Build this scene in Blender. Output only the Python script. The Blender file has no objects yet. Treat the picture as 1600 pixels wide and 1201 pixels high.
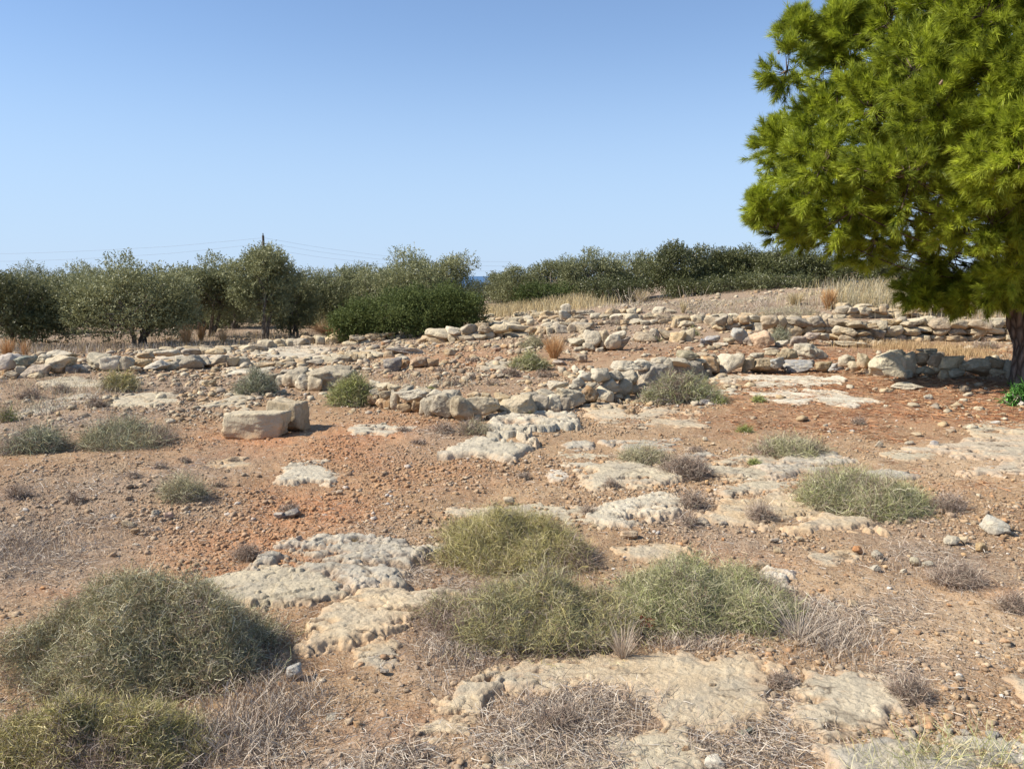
import bpy, math, numpy as np
from math import radians, sin, cos, tan, pi
C = bpy.context
sc = C.scene
RNG = np.random.default_rng(7)

# ------------------------------------------------------------------ camera
F = 1244.0                      # focal length in photo pixels (1600 wide)
CX, CY = 800.0, 600.5
CAMZ = 1.65
PITCH = radians(7.8)
cam = bpy.data.cameras.new('camera'); camo = bpy.data.objects.new('camera', cam)
sc.collection.objects.link(camo); sc.camera = camo
cam.sensor_width = 36; cam.lens = 36 * F / 1600; cam.clip_start = 0.05; cam.clip_end = 60000
camo.location = (0, 0, CAMZ); camo.rotation_euler = (pi / 2 - PITCH, 0, 0)

# ------------------------------------------------------------------ sky and sun
SUN_EL = radians(43); SUN_BACK = radians(-8)     # sun on the left, a little beyond the scene
sd = np.array([-cos(SUN_EL) * cos(SUN_BACK), cos(SUN_EL) * sin(SUN_BACK), sin(SUN_EL)])
w = bpy.data.worlds.new("World"); sc.world = w; w.use_nodes = True
nt = w.node_tree; bg = nt.nodes['Background']
sky = nt.nodes.new('ShaderNodeTexSky'); sky.sky_type = 'NISHITA'; sky.sun_disc = False
sky.sun_elevation = SUN_EL; sky.sun_rotation = math.atan2(sd[0], sd[1])
sky.altitude = 0; sky.air_density = 1.0; sky.dust_density = 0.15; sky.ozone_density = 4.5
tcw = nt.nodes.new('ShaderNodeTexCoord'); sx_ = nt.nodes.new('ShaderNodeSeparateXYZ'); nt.links.new(tcw.outputs['Generated'], sx_.inputs[0])
mr = nt.nodes.new('ShaderNodeMapRange'); mr.interpolation_type = 'SMOOTHERSTEP'; nt.links.new(sx_.outputs['Z'], mr.inputs[0])
mr.inputs['From Min'].default_value = -.02; mr.inputs['From Max'].default_value = .36; mr.inputs['To Min'].default_value = .85; mr.inputs['To Max'].default_value = .18
mw = nt.nodes.new('ShaderNodeMix'); mw.data_type = 'RGBA'; nt.links.new(mr.outputs[0], mw.inputs[0]); nt.links.new(sky.outputs[0], mw.inputs[6]); mw.inputs[7].default_value = (4.1, 5.0, 6.2, 1)
mt = nt.nodes.new('ShaderNodeMix'); mt.data_type = 'RGBA'; mt.blend_type = 'MULTIPLY'; mt.inputs[0].default_value = 1; mt.inputs[7].default_value = (.98, 1.07, 1.18, 1)
nt.links.new(mw.outputs[2], mt.inputs[6]); nt.links.new(mt.outputs[2], bg.inputs[0]); bg.inputs[1].default_value = 0.088
sl = bpy.data.lights.new('sun', 'SUN'); sl.energy = 5.0; sl.angle = radians(0.53); sl.color = (1.0, 0.93, 0.81)
so = bpy.data.objects.new('sun', sl); sc.collection.objects.link(so)
from mathutils import Vector
so.rotation_euler = Vector(sd).to_track_quat('Z', 'Y').to_euler(); so.location = (-20, 5, 20)
sc.view_settings.view_transform = 'Standard'; sc.view_settings.look = 'None'
sc.view_settings.exposure = 0.60; sc.view_settings.gamma = 1.0; sc.view_settings.use_curve_mapping = False

# ------------------------------------------------------------------ numpy noise
def hsh(ix, iy, iz, s):
    h = (ix.astype(np.int64) * 374761393 + iy.astype(np.int64) * 668265263 + iz.astype(np.int64) * 2147483647 + s * 1274126177) & 0xFFFFFFFF
    h = ((h ^ (h >> 13)) * 1274126177) & 0xFFFFFFFF
    h = ((h ^ (h >> 16)) * 2246822519) & 0xFFFFFFFF
    return ((h ^ (h >> 15)) & 0xFFFFFF) / float(0xFFFFFF)
def vn3(p, s=0):
    i = np.floor(p); f = p - i; f = f * f * f * (f * (f * 6 - 15) + 10)
    x, y, z = i[..., 0], i[..., 1], i[..., 2]; u, v, t = f[..., 0], f[..., 1], f[..., 2]
    def c(a, b, d): return hsh(x + a, y + b, z + d, s)
    r = 0
    for d in (0, 1):
        a = c(0, 0, d) * (1 - u) + c(1, 0, d) * u
        b = c(0, 1, d) * (1 - u) + c(1, 1, d) * u
        r = r + (a * (1 - v) + b * v) * (t if d else 1 - t)
    return r * 2 - 1
def vn2(x, y, s=0):
    ix = np.floor(x); iy = np.floor(y); fx = x - ix; fy = y - iy
    fx = fx * fx * fx * (fx * (fx * 6 - 15) + 10); fy = fy * fy * fy * (fy * (fy * 6 - 15) + 10)
    z = np.zeros_like(ix) + 5
    a = hsh(ix, iy, z, s) * (1 - fx) + hsh(ix + 1, iy, z, s) * fx
    b = hsh(ix, iy + 1, z, s) * (1 - fx) + hsh(ix + 1, iy + 1, z, s) * fx
    return (a * (1 - fy) + b * fy) * 2 - 1
def fbm2(x, y, sc_, oct=4, s=0, gain=0.5):
    x = np.asarray(x, float); y = np.asarray(y, float)
    r = 0; a = 1.0; f = sc_
    for o in range(oct):
        ca, sa = cos(o * 1.1 + .3), sin(o * 1.1 + .3)
        r = r + a * vn2((x * ca - y * sa) * f + 13.7 * o, (x * sa + y * ca) * f + 7.1 * o, s + o); a *= gain; f *= 2.03
    return r
def fbm3(p, sc_, oct=4, s=0, gain=0.5):
    r = 0; a = 1.0; f = sc_
    for o in range(oct):
        r = r + a * vn3(p * f + 11.3 * o, s + o); a *= gain; f *= 2.07
    return r
def sm(t):
    t = np.clip(t, 0, 1); return t * t * (3 - 2 * t)

# ------------------------------------------------------------------ terrain height
def H(x, y):
    x = np.asarray(x, float); y = np.asarray(y, float); r = np.sqrt(x * x + y * y)
    h = -0.55 * sm((y - 13) / 13) * sm((1.5 - x) / 8)
    h = h + 0.34 * sm((y - 20) / 12) * sm((x + 1) / 4)
    h = h + 0.75 * sm((x - 4.5) / 7) * sm((y - 18) / 11)
    h = h + 0.40 * np.exp(-(((x - 4.6) / 3.2) ** 2 + ((y - 27) / 3.5) ** 2))
    h = h + 0.035 * fbm2(x, y, 0.35, 3, 3) * np.clip(r / 6, 0.3, 2)
    h = h - 42 * sm((r - 62) / 420)
    return h
def Hf(x, y):          # with the small relief of the soil
    r = np.sqrt(np.asarray(x) ** 2 + np.asarray(y) ** 2)
    k = np.clip(1.4 - r / 30, 0.1, 1)
    return H(x, y) + k * (0.016 * fbm2(x, y, 2.2, 3, 21) + 0.006 * fbm2(x, y, 14, 3, 31, .6))
FW = np.array([0, cos(PITCH), -sin(PITCH)]); UP = np.array([0, sin(PITCH), cos(PITCH)])
def ray(px, py):
    return np.array([(px - CX) / F, FW[1] + (CY - py) / F * UP[1], FW[2] + (CY - py) / F * UP[2]])
def at(px, py, Y):      # point on that sight line at depth Y (world y)
    d = ray(px, py); t = Y / d[1]
    return np.array([d[0] * t, Y, CAMZ + d[2] * t])
def gnd(px, py, ymax=60.0):
    """where a sight line first meets the terrain: a real place (x, y, z)"""
    d = ray(px, py)
    ts = np.geomspace(1.2, ymax * 1.2, 1500)
    P = d[None, :] * ts[:, None]
    z = CAMZ + P[:, 2] - H(P[:, 0], P[:, 1])
    k = np.argmax(z < 0) if (z < 0).any() else len(ts) - 1
    if k == 0: k = 1
    a, b = ts[k - 1], ts[k]; za, zb = z[k - 1], z[k]
    t = a + (b - a) * (za / (za - zb) if za != zb else 0)
    t = min(t, ts[-1])
    p = d * t
    return np.array([p[0], p[1], float(H(p[0], p[1]))])

# ------------------------------------------------------------------ mesh / object helpers
def link(o): sc.collection.objects.link(o)
def mk(name, v, f, mat, parent=None, loc=None, col=None, attrs=None, smooth=False):
    v = np.asarray(v, np.float32).copy(); f = np.asarray(f, np.int32)
    if loc is None:
        loc = np.array([0, 0, 0.0])
    base = np.asarray(loc, float)
    v = v - base.astype(np.float32)
    me = bpy.data.meshes.new(name)
    n = f.shape[1]
    me.vertices.add(len(v)); me.vertices.foreach_set('co', v.ravel())
    me.loops.add(f.size); me.loops.foreach_set('vertex_index', f.ravel())
    me.polygons.add(len(f)); me.polygons.foreach_set('loop_start', np.arange(0, f.size, n, dtype=np.int32))
    if col is not None:
        a = me.color_attributes.new('Col', 'FLOAT_COLOR', 'POINT')
        c = np.ones((len(v), 4), np.float32); c[:, :3] = col; a.data.foreach_set('color', c.ravel())
    if attrs:
        for k, val in attrs.items():
            a = me.attributes.new(k, 'FLOAT', 'POINT'); a.data.foreach_set('value', np.ascontiguousarray(np.broadcast_to(val, len(v)), dtype=np.float32))
    me.update(calc_edges=True)
    if smooth: me.polygons.foreach_set('use_smooth', np.ones(len(f), bool))
    me.materials.append(mat)
    o = bpy.data.objects.new(name, me); link(o)
    if parent is not None:
        o.parent = parent; o.location = base - np.array(parent['base_loc'])
    else: o.location = base
    return o
def empty(name, loc):
    o = bpy.data.objects.new(name, None); link(o); o.location = loc; o.empty_display_size = .2
    o['base_loc'] = [float(q) for q in loc]
    return o
def tag(o, label, cat, group=None, kind=None):
    if label: o['label'] = label
    if cat: o['category'] = cat
    if group: o['group'] = group
    if kind: o['kind'] = kind
    return o

def tube(P, R, sides=7, rough=0, seed=0):
    P = np.asarray(P, float); R = np.asarray(R, float); n = len(P)
    T = np.gradient(P, axis=0); T /= np.linalg.norm(T, axis=1)[:, None] + 1e-9
    ref = np.array([0.13, 0.31, 0.94]) if abs(T[0][2]) < .8 else np.array([.95, .2, .1])
    A = np.cross(T, ref); A /= np.linalg.norm(A, axis=1)[:, None]; B = np.cross(T, A)
    th = np.linspace(0, 2 * pi, sides, endpoint=False)
    V = P[:, None, :] + R[:, None, None] * (np.cos(th)[None, :, None] * A[:, None, :] + np.sin(th)[None, :, None] * B[:, None, :])
    if rough:
        nn = fbm3(V.reshape(-1, 3), 1.0 / rough, 3, seed).reshape(n, sides)
        V = P[:, None, :] + (V - P[:, None, :]) * (1 + 0.22 * nn[:, :, None])
    V = V.reshape(-1, 3)
    i = np.arange(n - 1)[:, None] * sides; j = np.arange(sides)[None, :]; j2 = (j + 1) % sides
    Fq = np.stack([i + j, i + j2, i + sides + j2, i + sides + j], -1).reshape(-1, 4)
    return V, Fq
class Bag:
    def __init__(s): s.v = []; s.f = []; s.c = []; s.n = 0
    def add(s, v, f, c=None):
        s.v.append(v); s.f.append(np.asarray(f) + s.n); s.n += len(v)
        if c is not None: s.c.append(np.broadcast_to(c, (len(v), 3)))
    def out(s):
        return np.concatenate(s.v), np.concatenate(s.f), (np.concatenate(s.c) if s.c else None)
def unit(v): return v / (np.linalg.norm(v, axis=-1, keepdims=True) + 1e-9)
def ribbons(P, W, rng, taper=True):
    """P (N,K,3) polylines -> one flat strip each, turned at random"""
    N, K, _ = P.shape
    T = unit(P[:, -1] - P[:, 0]); R = unit(rng.normal(size=(N, 3))); S = unit(np.cross(T, R))
    tw = np.linspace(1, .45, K) if taper else np.ones(K)
    off = S[:, None, :] * (np.asarray(W).reshape(-1, 1, 1) * .5) * tw[None, :, None]
    V = np.stack([P - off, P + off], 2).reshape(-1, 3)
    b = np.arange(N)[:, None] * (2 * K) + np.arange(K - 1)[None, :] * 2
    Fq = np.stack([b, b + 1, b + 3, b + 2], -1).reshape(-1, 4)
    return V, Fq, 2 * K

_t = (1 + 5 ** .5) / 2
def ico(sub):
    v = np.array([[-1, _t, 0], [1, _t, 0], [-1, -_t, 0], [1, -_t, 0], [0, -1, _t], [0, 1, _t], [0, -1, -_t], [0, 1, -_t], [_t, 0, -1], [_t, 0, 1], [-_t, 0, -1], [-_t, 0, 1]], float)
    f = np.array([[0, 11, 5], [0, 5, 1], [0, 1, 7], [0, 7, 10], [0, 10, 11], [1, 5, 9], [5, 11, 4], [11, 10, 2], [10, 7, 6], [7, 1, 8], [3, 9, 4], [3, 4, 2], [3, 2, 6], [3, 6, 8], [3, 8, 9], [4, 9, 5], [2, 4, 11], [6, 2, 10], [8, 6, 7], [9, 8, 1]])
    v = unit(v)
    for _ in range(sub):
        vl = list(map(tuple, v)); idx = {}; nf = []
        def mid(a, b):
            k = (min(a, b), max(a, b))
            if k not in idx:
                m = (np.array(vl[a]) + np.array(vl[b])) / 2; m /= np.linalg.norm(m); idx[k] = len(vl); vl.append(tuple(m))
            return idx[k]
        for a, b, c in f:
            ab, bc, ca = mid(a, b), mid(b, c), mid(c, a)
            nf += [[a, ab, ca], [b, bc, ab], [c, ca, bc], [ab, bc, ca]]
        v = np.array(vl); f = np.array(nf)
    return v, f
ICO = [ico(i) for i in range(5)]
def rock_shape(size, seed, sub=3, p=9, cuts=7, boxy=.62, rough=.09):
    r_ = np.random.default_rng(seed); d, f = ICO[sub]
    ax = np.array([[1, 0, 0], [-1, 0, 0], [0, 1, 0], [0, -1, 0], [0, 0, 1], [0, 0, -1]], float)
    n1 = unit(ax + r_.normal(size=ax.shape) * .16 / boxy); d1 = r_.uniform(.8, 1.0, 6)
    n2 = unit(r_.normal(size=(cuts, 3))); d2 = r_.uniform(.82, 1.15, cuts) * (1 if boxy <= 1 else 1.12)
    n = np.concatenate([n1, n2]); dd = np.concatenate([d1, d2])
    q = np.maximum(d @ n.T, 0) / dd[None]
    r = (q ** p).sum(1) ** (-1 / p)
    off = r_.uniform(0, 50, 3)
    r = r * (1 + rough * fbm3(d + off, 2.0, 4, seed % 97, .6) )
    v = d * r[:, None]
    v = v - (v.max(0) + v.min(0)) / 2; v = v / (v.max(0) - v.min(0))
    return v * np.asarray(size), f
def rotz(v, a):
    c, s = cos(a), sin(a); M = np.array([[c, -s, 0], [s, c, 0], [0, 0, 1]]); return v @ M.T
def rotx(v, a):
    c, s = cos(a), sin(a); M = np.array([[1, 0, 0], [0, c, -s], [0, s, c]]); return v @ M.T
def roty(v, a):
    c, s = cos(a), sin(a); M = np.array([[c, 0, s], [0, 1, 0], [-s, 0, c]]); return v @ M.T

# ------------------------------------------------------------------ materials
class NT:
    def __init__(s, name):
        s.m = bpy.data.materials.new(name); s.m.use_nodes = True; s.t = s.m.node_tree; s.t.nodes.clear()
        s.out = s.t.nodes.new('ShaderNodeOutputMaterial'); s.b = s.t.nodes.new('ShaderNodeBsdfPrincipled')
        s.t.links.new(s.b.outputs[0], s.out.inputs[0]); s.geo = None
    def l(s, a, b): s.t.links.new(a, b)
    def n(s, t, **k):
        x = s.t.nodes.new(t)
        for a, b in k.items(): setattr(x, a, b)
        return x
    def pos(s):
        if s.geo is None: s.geo = s.n('ShaderNodeNewGeometry')
        return s.geo.outputs['Position']
    def noise(s, scale, detail=4, rough=.55, vec=None, dist=0):
        x = s.n('ShaderNodeTexNoise'); x.inputs['Scale'].default_value = scale; x.inputs['Detail'].default_value = detail
        x.inputs['Roughness'].default_value = rough; x.inputs['Distortion'].default_value = dist
        s.l(vec or s.pos(), x.inputs['Vector']); return x.outputs['Fac']
    def voro(s, scale, feat='F1', out='Distance', rnd=1):
        x = s.n('ShaderNodeTexVoronoi'); x.feature = feat; x.inputs['Scale'].default_value = scale
        x.inputs['Randomness'].default_value = rnd
        s.l(s.pos(), x.inputs['Vector']); return x.outputs[out]
    def ramp(s, fac, stops, interp='LINEAR'):
        x = s.n('ShaderNodeValToRGB'); x.color_ramp.interpolation = interp; e = x.color_ramp.elements
        while len(e) < len(stops): e.new(.5)
        for i, (p, c) in enumerate(stops):
            e[i].position = p; e[i].color = (*(c if hasattr(c, '__len__') else (c, c, c)), 1)
        s.l(fac, x.inputs[0]); return x.outputs[0]
    def mix(s, fac, a, b, mode='MIX'):
        x = s.n('ShaderNodeMix'); x.data_type = 'RGBA'; x.blend_type = mode
        for ix, val in ((0, fac), (6, a), (7, b)):
            sock = x.inputs[ix]
            if isinstance(val, (int, float)): sock.default_value = val if ix == 0 else (val, val, val, 1)
            elif isinstance(val, tuple): sock.default_value = (*val, 1)
            else: s.l(val, sock)
        return x.outputs[2]
    def math(s, op, a, b=0.0, clamp=False):
        x = s.n('ShaderNodeMath', operation=op); x.use_clamp = clamp
        for i, val in enumerate((a, b)):
            if isinstance(val, (int, float)): x.inputs[i].default_value = val
            else: s.l(val, x.inputs[i])
        return x.outputs[0]
    def attr(s, name, out='Fac'):
        x = s.n('ShaderNodeAttribute'); x.attribute_name = name; return x.outputs[out]
    def bump(s, h, strength, dist, prev=None):
        x = s.n('ShaderNodeBump'); x.inputs['Strength'].default_value = strength; x.inputs['Distance'].default_value = dist
        s.l(h, x.inputs['Height'])
        if prev is not None: s.l(prev, x.inputs['Normal'])
        return x.outputs[0]
    def fin(s, col, rough=.9, nrm=None, spec=.2):
        if isinstance(col, tuple): s.b.inputs['Base Color'].default_value = (*col, 1)
        else: s.l(col, s.b.inputs['Base Color'])
        s.b.inputs['Roughness'].default_value = rough; s.b.inputs['Specular IOR Level'].default_value = spec
        if nrm is not None: s.l(nrm, s.b.inputs['Normal'])
        return s.m

def ground_mat():
    g = NT('soil')
    lit, red, ned, pale = (g.attr(a) for a in ('litter', 'red', 'needle', 'pale'))
    n1 = g.noise(1.3, 5, .6); n2 = g.noise(9, 6, .65); n3 = g.noise(60, 4, .7)
    soil = g.ramp(g.math('ADD', g.math('MULTIPLY', n1, .5), g.math('MULTIPLY', n2, .5)), [(.36, (.19, .10, .042)), (.5, (.30, .185, .088)), (.64, (.43, .30, .16))])
    redc = g.ramp(n2, [(.3, (.35, .125, .04)), (.7, (.50, .22, .08))])
    lit = g.math('MULTIPLY', lit, 1.35, True); litc = g.ramp(n3, [(.3, (.12, .08, .055)), (.5, (.27, .20, .14)), (.7, (.44, .35, .26))])
    nedc = g.ramp(n3, [(.3, (.17, .075, .035)), (.55, (.33, .16, .075)), (.75, (.46, .27, .14))])
    palec = g.ramp(n2, [(.3, (.46, .32, .18)), (.7, (.62, .48, .31))])
    c = g.mix(red, soil, redc); c = g.mix(pale, c, palec)
    lf = g.math('MULTIPLY', lit, g.ramp(n2, [(.3, .35), (.6, 1.)]), True)
    c = g.mix(lf, c, litc)
    c = g.mix(g.math('MULTIPLY', ned, g.ramp(g.noise(5, 5, .7), [(.35, .2), (.55, 1.)]), True), c, nedc)
    # gravel grains
    vd = g.voro(48); vc = g.voro(48, out='Color'); vd2 = g.voro(130); vc2 = g.voro(130, out='Color')
    sep = g.n('ShaderNodeSeparateColor'); g.l(vc, sep.inputs[0]); sep2 = g.n('ShaderNodeSeparateColor'); g.l(vc2, sep2.inputs[0])
    gc = g.ramp(sep.outputs[0], [(0., (.16, .085, .045)), (.35, (.34, .215, .12)), (.7, (.46, .31, .18)), (.9, (.54, .44, .30)), (1., (.60, .53, .42))])
    m = g.math('MULTIPLY', g.math('GREATER_THAN', sep.outputs[1], .52), g.math('LESS_THAN', vd, .40))
    c = g.mix(g.math('MULTIPLY', m, g.math('SUBTRACT', .85, g.math('MULTIPLY', ned, .6))), c, gc)
    gc2 = g.ramp(sep2.outputs[0], [(0., (.15, .09, .06)), (.5, (.38, .25, .17)), (1., (.56, .47, .38))])
    c = g.mix(.32, c, gc2); c = g.mix(g.math('MULTIPLY', lf, .6), c, litc)
    b = g.bump(vd2, .6, .004); 
    b = g.bump(g.math('MULTIPLY', m, g.math('SUBTRACT', .4, vd)), .9, .03, b)
    b = g.bump(g.noise(25, 6, .7), .6, .03, b)
    return g.fin(c, .95, b, .1)

def rock_mat(name, lichen=.5, cracks=0):
    g = NT(name); col = g.attr('Col', 'Color'); st = g.attr('stain')
    n1 = g.noise(3.1, 6, .6); n2 = g.noise(14, 6, .65); n3 = g.noise(70, 4, .7)
    c = g.mix(g.ramp(n1, [(.45, 0.), (.62, lichen)]), col, (.37, .325, .25))
    c = g.mix(g.ramp(n2, [(.46, 0.), (.66, .6)]), c, (.60, .51, .36))
    c = g.mix(g.ramp(g.noise(6, 6, .7, dist=.4), [(.33, .65), (.43, 0.)]), c, (.17, .15, .125))
    c = g.mix(g.ramp(n3, [(.28, .7), (.42, 0.)]), c, (.10, .085, .07))
    c = g.mix(g.math('MULTIPLY', st, g.ramp(n2, [(.3, .25), (.6, 1.)])), c, (.46, .245, .115))
    b = g.bump(n3, .6, .008)
    if cracks:
        mp = g.n('ShaderNodeVectorMath', operation='ADD'); nz = g.n('ShaderNodeTexNoise'); nz.inputs['Scale'].default_value = 3.5; nz.inputs['Detail'].default_value = 5; g.l(g.pos(), nz.inputs['Vector'])
        sc_ = g.n('ShaderNodeVectorMath', operation='SCALE'); sc_.inputs['Scale'].default_value = .42; g.l(nz.outputs['Color'], sc_.inputs[0]); g.l(g.pos(), mp.inputs[0]); g.l(sc_.outputs[0], mp.inputs[1])
        st2 = g.n('ShaderNodeMapping'); st2.inputs['Scale'].default_value = (.8, 2.4, 1); st2.inputs['Rotation'].default_value = (0, 0, .35); g.l(mp.outputs[0], st2.inputs[0])
        vo = g.n('ShaderNodeTexVoronoi'); vo.feature = 'DISTANCE_TO_EDGE'; vo.inputs['Scale'].default_value = 1.7; g.l(st2.outputs[0], vo.inputs['Vector'])
        ck = g.ramp(vo.outputs['Distance'], [(0., 1.), (.028, 0.)]); ck = g.math('MULTIPLY', ck, g.ramp(g.noise(2.3, 3), [(.45, 0.), (.58, 1.)]))
        c = g.mix(g.math('MULTIPLY', ck, .85), c, (.09, .065, .045)); b = g.bump(ck, -1., .03, b)
        s2 = g.noise(9, 7, .7, st2.outputs[0]); b = g.bump(s2, .5, .02, b); c = g.mix(g.ramp(s2, [(.32, .5), (.42, 0.)]), c, (.26, .20, .14))
    b = g.bump(g.noise(30, 8, .75), .7, .014, b)
    b = g.bump(g.noise(8, 6, .65, dist=.6), .5 if cracks else .8, .025 if cracks else .05, b)
    return g.fin(c, .95, b, .1)

def leaf_mat(name, dark, lite, trans=.25, rough=.55, spec=.3):
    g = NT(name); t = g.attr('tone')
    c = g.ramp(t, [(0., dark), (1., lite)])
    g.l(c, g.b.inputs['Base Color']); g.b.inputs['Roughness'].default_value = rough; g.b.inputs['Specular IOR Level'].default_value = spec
    if trans:
        tr = g.n('ShaderNodeBsdfTranslucent'); g.l(g.mix(.5, c, lite), tr.inputs[0])
        mx = g.n('ShaderNodeMixShader'); mx.inputs[0].default_value = trans
        g.l(g.b.outputs[0], mx.inputs[1]); g.l(tr.outputs[0], mx.inputs[2]); g.l(mx.outputs[0], g.out.inputs[0])
    return g.m
def col_mat(name, rough=.9):
    g = NT(name); c = g.attr('Col', 'Color')
    c = g.mix(g.ramp(g.noise(90, 4, .7), [(.35, .55), (.6, 0.)]), c, (.16, .11, .08))
    return g.fin(c, rough, g.bump(g.noise(120, 4, .7), .6, .004), .15)
def stem_mat(name):
    g = NT(name); return g.fin(g.attr('Col', 'Color'), .8, None, .15)
def bark_mat(name, a, b_, scale=14, bd=.03):
    g = NT(name)
    tc = g.n('ShaderNodeMapping'); g.l(g.pos(), tc.inputs[0]); tc.inputs['Scale'].default_value = (1, 1, .28)
    vo = g.n('ShaderNodeTexVoronoi'); vo.feature = 'DISTANCE_TO_EDGE'; vo.inputs['Scale'].default_value = scale; g.l(tc.outputs[0], vo.inputs['Vector'])
    n = g.noise(scale * 2, 6, .7, tc.outputs[0], .5)
    h = g.math('ADD', g.math('MULTIPLY', g.ramp(vo.outputs['Distance'], [(0., 0.), (.25, 1.)]), .6), g.math('MULTIPLY', n, .6))
    return g.fin(g.ramp(h, [(.2, a), (.9, b_)]), .95, g.bump(h, 1., bd), .1)

M_SOIL = ground_mat()
M_BED = rock_mat('bedrock_limestone', .75, 1)
M_STONE = rock_mat('wall_limestone', .28)
M_PEB = col_mat('pebble')
M_STEM = stem_mat('stems')
M_OLIVE = leaf_mat('olive_leaf', (.07, .08, .03), (.36, .36, .18), .22, .5, .35)
M_DARKLEAF = leaf_mat('evergreen_leaf', (.035, .045, .016), (.19, .195, .075), .15, .42, .4)
M_GREENLEAF = leaf_mat('carob_leaf', (.03, .05, .012), (.17, .20, .06), .2, .65, .2)
M_PINE = leaf_mat('pine_needle', (.038, .065, .01), (.50, .57, .055), .30, .5, .3)
M_OBARK = bark_mat('olive_bark', (.07, .055, .045), (.30, .26, .21))
M_PBARK = bark_mat('pine_bark', (.06, .04, .03), (.27, .20, .155), 11, .06)
g = NT('weathered_pole_wood'); M_POLE = g.fin(g.ramp(g.noise(9, 5, .6), [(.3, (.05, .04, .035)), (.7, (.13, .11, .09))]), .9)
g = NT('cable_metal'); M_WIRE = g.fin((.34, .38, .44), .5)
g = NT('red_plastic'); M_RED = g.fin((.55, .03, .025), .5, None, .4)
g = NT('pine_cone_scale'); M_CONE = g.fin(g.ramp(g.noise(60, 3, .6), [(.3, (.12, .07, .04)), (.7, (.36, .26, .17))]), .8)

# ------------------------------------------------------------------ setting: ground sheet, sea
def blob(x, y, px, py, wpx, hpx):       # soft patch of ground, a place known by where it lies
    c = gnd(px, py); a = wpx / F * c[1] * .5
    n = abs(gnd(px, py - hpx / 2)[1] - gnd(px, py + hpx / 2)[1]) * .5
    q = ((x - c[0] - 0 * y) / a) ** 2 + ((y - c[1]) / n) ** 2
    return np.exp(-q * 1.1)
def zones(x, y):
    wx = x + .35 * fbm2(x, y, .9, 3, 55); wy = y + .5 * fbm2(x, y, .8, 3, 66)
    red = 0
    for (px, py, a, b, k) in [(370, 690, 170, 50, 1.1), (560, 690, 300, 70, .9), (480, 800, 330, 110, 1.0), (420, 880, 300, 70, .8), (120, 920, 300, 60, .55),
                              (700, 740, 300, 80, .45), (560, 1060, 120, 60, .4), (1130, 850, 130, 50, .6), (1500, 930, 260, 70, .6), (1240, 745, 120, 30, .7),
                              (760, 560, 300, 50, .5), (1560, 610, 130, 50, .8), (640, 640, 200, 30, .5), (1380, 655, 180, 30, .4), (660, 970, 110, 30, .5), (1480, 770, 200, 40, .6)]:
        red = np.maximum(red, k * blob(wx, wy, px, py, a, b))
    lit = 0
    for (px, py, a, b, k) in [(60, 850, 380, 200, 1.), (200, 750, 300, 90, .6), (90, 650, 400, 60, .7), (230, 600, 500, 50, .6), (600, 900, 300, 100, .7), (480, 1130, 300, 160, .9),
                              (880, 1120, 400, 110, 1.), (1270, 980, 260, 120, .8), (860, 1010, 500, 120, .9), (1450, 850, 260, 70, .7), (1500, 1130, 260, 80, .6),
                              (1120, 800, 200, 80, .6), (820, 600, 400, 40, .4), (700, 680, 160, 40, .5), (1150, 1170, 300, 80, .8), (930, 485, 300, 30, .8), (560, 580, 200, 30, .5)]:
        lit = np.maximum(lit, k * blob(wx, wy, px, py, a, b))
    far = sm((y - 17) / 8) * .85
    lit = np.maximum(lit, far)
    ned = 0
    for (px, py, a, b, k) in [(1420, 620, 560, 90, 1.2), (1300, 560, 500, 50, 1.), (1450, 545, 360, 30, .8), (1050, 550, 260, 30, .6), (1120, 650, 240, 60, .6), (1420, 680, 360, 40, .5)]:
        ned = np.maximum(ned, k * blob(wx, wy, px, py, a, b))
    pale = 0
    for (px, py, a, b, k) in [(1430, 960, 420, 200, .6), (1500, 1050, 260, 160, .7), (1480, 730, 300, 60, .7), (1000, 730, 300, 80, .4), (760, 850, 300, 40, .4), (1400, 770, 500, 50, .4), (640, 1120, 260, 80, .3), (960, 668, 160, 30, .5)]:
        pale = np.maximum(pale, k * blob(wx, wy, px, py, a, b))
    return [np.clip(q, 0, 1) for q in (lit, red, ned, pale)]

fine = np.linspace(-41, 41, 860)
coarse = np.linspace(41, 319, 72)[1:-1]
ang = np.radians(np.concatenate([fine, coarse]))
rad = np.concatenate([np.geomspace(1.1, 70, 780), np.geomspace(70, 700, 40)[1:]])
rad = np.concatenate([[0.35, .7], rad])
A_, R_ = np.meshgrid(ang, rad)
gx = np.sin(A_) * R_; gy = np.cos(A_) * R_
gz = Hf(gx, gy)
nA, nR = len(ang), len(rad)
V = np.stack([gx, gy, gz], -1).reshape(-1, 3)
i = np.arange(nR - 1)[:, None] * nA; j = np.arange(nA)[None, :]; j2 = (j + 1) % nA
Fq = np.stack([i + j, i + nA + j, i + nA + j2, i + j2], -1).reshape(-1, 4)
V = np.concatenate([V, [[0, 0, float(Hf(0., 0.))]]])
fan = np.stack([np.arange(0, nA, 2), np.arange(1, nA + 1, 2) % nA, np.arange(2, nA + 2, 2) % nA, np.full((nA + 1) // 2, len(V) - 1)], -1)
Fq = np.concatenate([Fq, fan[:, ::-1]])
zl = zones(V[:, 0], V[:, 1])
gro = mk('ground', V, Fq, M_SOIL, attrs=dict(litter=zl[0], red=zl[1], needle=zl[2], pale=zl[3]), smooth=True)
tag(gro, 'reddish stony ground with dry litter, needles and gravel', 'ground', kind='structure')

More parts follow.
